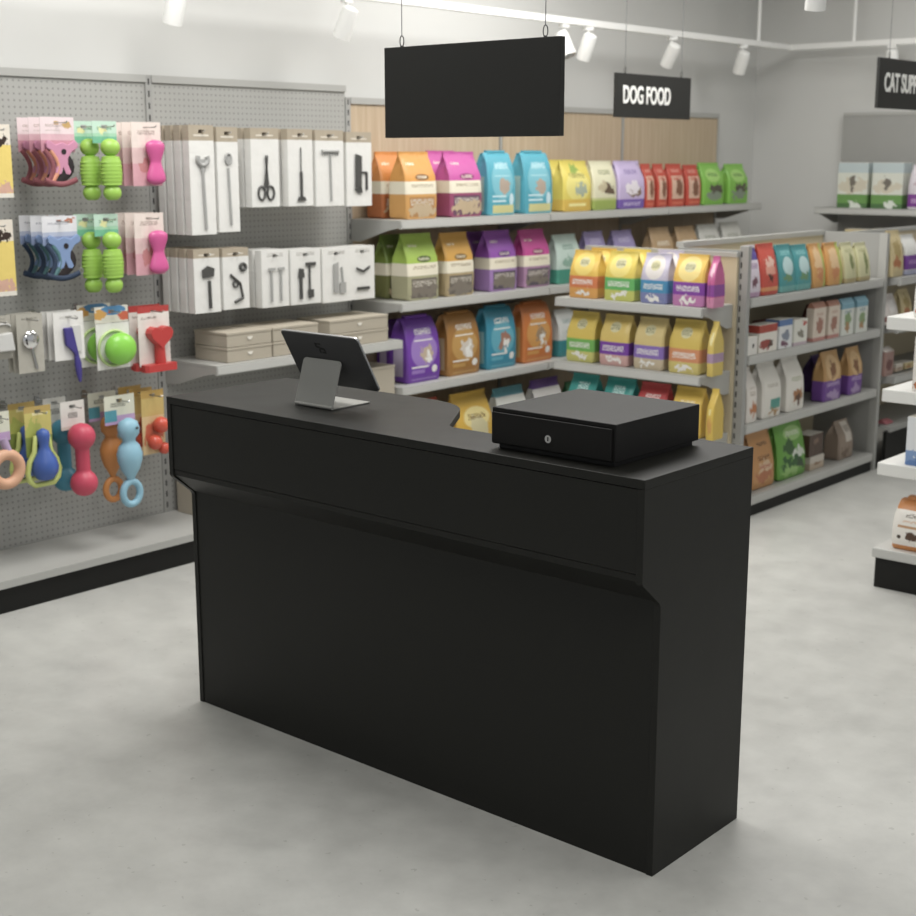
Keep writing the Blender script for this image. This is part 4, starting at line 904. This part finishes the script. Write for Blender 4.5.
def pbrush(r, w=w, h=h, z=z):
    obj('backing_card', card_mb(w, h, .004), CARD['plain'], r)
    m = MB(); zt = -h*.2; zm = -h*.72
    m.prism([(-w*.22, zt), (w*.06, zt), (w*.22, zm-.01), (w*.12, zm-.015), (w*.05, zm), (-w*.18, zm+.03)], -.022, -.006, 'y'); obj('brush_head', m, C['purple'], r, bevel=.004)
    m = MB(); m.prism([(w*.06, zt+.004), (w*.36, zt+.004), (w*.38, zm), (w*.14, zm)], -.012, -.005, 'y'); obj('bristles', m, C['clear'], r)
    m = MB(); m.tube([(w*.16, -.014, zm-.005), (w*.2, -.014, zm-.05), (w*.22, -.014, hl-z+.03), (w*.24, -.014, hl-z)], [.009, .016, .013, .006], 10, flat=.6); obj('handle', m, C['purple'], r, smooth=60)
stack(pbrush, -3.10, y, z, 3, .042, ['white card with a purple brush, %s' % q for q in ('front one', 'middle one', 'rear one')], 'brush', 'purple brushes', 'pet_brush', 'steel peg hook holding the purple brushes', ('handle', 'bristles'))
y, w, z, h = H(-3.10, 92, 129, 306, 369)
def ballcard(r, w=w, h=h):
    m = card_mb(w*.9, h*.26, .0015); obj('header_card', m, CARD['colour'], r); m = MB(); m.box(-w*.45, w*.45, -.004, -.002, .022-h, .022-h*.27); obj('backing_card', m, CARD['plain'], r)
    R0 = w*.40; m = MB(); m.lathe(sphere_prof(R0, 0, 12), (0, 0, 0), 24); o = obj('ball', m, C['ball'], r, (w*.02, -.004-R0*.62, -h*.58), smooth=60); o.scale = (1, .62, .92)
    m = MB(); m.tube([(w*.0+R0*1.05*math.cos(t), -.010, -h*.58+R0*1.0*math.sin(t)) for t in [i*math.pi/12 for i in range(24)]], .006, 8, closed=True); obj('rim', m, C['ballrim'], r, smooth=60)
stack(ballcard, -3.10, y, z, 2, .12, ['white card with a lime green ball, %s' % q for q in ('front one', 'rear one')], 'toy', 'lime balls', 'ball_toy', 'steel peg hook holding the lime balls')
y, w, z, h = H(-3.10, 136, 169, 306, 370)
def redcard(r, w=w, h=h):
    obj('backing_card', card_mb(w*.95, h*1.0), CARD['red'], r)
    m = MB(); n = 20; pl = [(16*math.sin(t)**3/16, (13*math.cos(t)-5*math.cos(2*t)-2*math.cos(3*t)-math.cos(4*t))/16) for t in [2*math.pi*i/n for i in range(n)]]
    m.prism([(x*w*.34+w*.06, z_*w*.32-h*.38) for x, z_ in pl], -.045, -.002, 'y'); obj('heart_head', m, C['red'], r, bevel=.012)
    m = MB(); m.tube([(w*.06, -.02, -h*.45), (w*.08, -.02, -h*.86)], [.022, .024], 12); obj('stem', m, C['red'], r, smooth=60)
    m = MB(); m.box(-w*.48, w*.5, -.05, -.002, .02-h, .05-h, 0, .012); obj('base_bar', m, C['red'], r)
stack(redcard, -3.10, y, z, 2, .06, ['white and red card with a red heart-headed toy, %s' % q for q in ('front one', 'rear one')], 'toy', 'red heart toys', 'heart_toy', 'steel peg hook holding the red heart toys')
# --- bottom toy row
y, w, z, h = H(-3.10, -19, 15, 412, 486)
r = thing('ring_toy', 'peach ring toy with mauve tie cut by the edge', 'toy', (-3.10, y, z), 90)
R0 = w*.40; m = MB(); m.tube([(R0*math.cos(t), -.03, .022-h+R0*1.15+R0*math.sin(t)) for t in [i*math.pi/14 for i in range(28)]], .022, 12, closed=True); obj('ring', m, C['peach'], r, smooth=60)
obj('header_card', card_mb(w*.6, h*.4), CARD['party'], r); m = MB(); m.tube([(0, -.02, -h*.28), (w*.1, -.03, -h*.48)], .016, 10); obj('tie', m, C['mauve'], r, smooth=60); hook(-3.10, y, z, 'steel peg hook holding the peach ring')
y, w, z, h = H(-3.10, 18, 55, 406, 487)
def bulb(r, w=w, h=h):
    obj('backing_card', card_mb(w*.72, h*.62), CARD['olive'], r)
    z0 = .022-h; out = [(-.5, .2), (-.46, .08), (-.3, .0), (.3, .0), (.46, .08), (.5, .2), (.42, .36), (.25, .5), (.2, .72), (-.2, .72), (-.25, .5), (-.42, .36)]
    m = MB(); m.tube([(x*w*.86, -.02, z0+.012+q*h*.82) for x, q in out], .011, 10, closed=True); obj('outline_ring', m, C['citron'], r, smooth=60)
    pr = [(.004, .02), (.6, .06), (.92, .16), (1, .26), (.85, .38), (.5, .5), (.36, .58), (.42, .66), (.5, .74), (.42, .82), (.1, .86)]
    m = MB(); m.lathe([(a*w*.33, z0+.02+b*h*.78) for a, b in pr], (0, -.03, 0), 20); obj('rubber_bulb', m, C['blue'], r, smooth=60)
stack(bulb, -3.10, y, z, 2, .112, ['blue rubber bulb in a citron outline, %s' % q for q in ('front one', 'rear one')], 'toy', 'blue bulb toys', 'bulb_toy', 'steel peg hook holding the blue bulbs')
def dumb(w, h, hc, cm, col):
    def f(r):
        obj('header_card', card_mb(w*.95, hc), CARD['whitehead'], r)
        z0 = .022-h; H0 = h-hc*.72; R0 = w*.47; m = MB(); pr = []
        for i in range(41):
            t = i/40; zz = t*H0; a = max(0, R0**2-(zz-R0)**2); b = max(0, R0**2-(zz-H0+R0)**2); pr.append((max(.003, math.sqrt(a), math.sqrt(b), R0*.52 if R0 < zz < H0-R0 else 0), z0+zz))
        m.lathe(pr, (0, -R0, 0), 22); obj('dumbbell', m, C[col], r, smooth=60)
    return f
y, w, z, h = H(-3.10, 59, 84, 401, 495)
r = thing('dumbbell_toy', 'crimson rubber dumbbell hanging in the bottom toy row', 'toy', (-3.10, y, z), 90); dumb(w, h, h*.3, 0, 'crimson')(r); hook(-3.10, y, z, 'steel peg hook holding the rubber dumbbells')
r = thing('dumbbell_toy', 'teal rubber dumbbell behind the crimson one', 'toy', (-3.225, y, z), 90); dumb(w*.95, h, h*.3, 0, 'tealrub')(r)
def squeak(w, h, hc, col):
    def f(r):
        obj('header_card', card_mb(w*1.2, hc), CARD['party'], r)
        z0 = .022-h; H0 = h-hc*.75; yc = -w*.45
        pr = [(.12, .27), (.34, .33), (.72, .42), (.95, .52), (1, .6), (.8, .69), (.5, .74), (.52, .77), (.8, .82), (.86, .89), (.7, .96), (.2, 1.0)]
        m = MB(); m.lathe([(a*w*.46, z0+b*H0) for a, b in pr], (0, yc, 0), 20, sy=.8); obj('squeaky_body', m, C[col], r, smooth=60)
        rr = w*.34; m = MB(); m.tube([(rr*math.cos(t), yc, z0+rr*1.2+.006+rr*1.15*math.sin(t)) for t in [i*math.pi/10 for i in range(20)]], w*.12, 10, closed=True); obj('ring_handle', m, C[col], r, smooth=60)
        m = MB(); m.lathe(sphere_prof(.006, 0, 6), (0, 0, 0), 8); obj('eye', m, C['grip'], r, (w*.1, yc-w*.35, z0+.9*H0))
    return f
y, w, z, h = H(-3.10, 106, 131, 395, 505); r = thing('squeaky_toy', 'light blue squeaky toy with ring handle in the bottom row', 'toy', (-3.10, y, z), 90); squeak(w, h, h*.26, 'sky')(r); hook(-3.10, y, z, 'steel peg hook holding the squeaky toys')
r = thing('squeaky_toy', 'orange squeaky toy behind the light blue one', 'toy', (-3.22, y, z), 90); squeak(w*.92, h, h*.26, 'orange')(r)
y, w, z, h = H(-3.10, 139, 164, 390, 454)
def tomato(r, w=w, h=h):
    obj('backing_card', card_mb(w*.9, h), CARD['tomato'], r)
    for q, (x, zz, rr) in enumerate(((.14, -.46, .27), (-.12, -.72, .25), (.26, -.84, .2))):
        m = MB(); m.lathe(sphere_prof(rr*w, 0, 8), (0, 0, 0), 16); obj('tomato', m, C['tomato'], r, (x*w, -rr*w*.8-.003, zz*h), smooth=60)
stack(tomato, -3.10, y, z, 3, .078, ['yellow card with red tomato toys, %s' % q for q in ('front one', 'middle one', 'rear one')], 'toy', 'tomato toys', 'tomato_toy', 'steel peg hook holding the tomato toys')
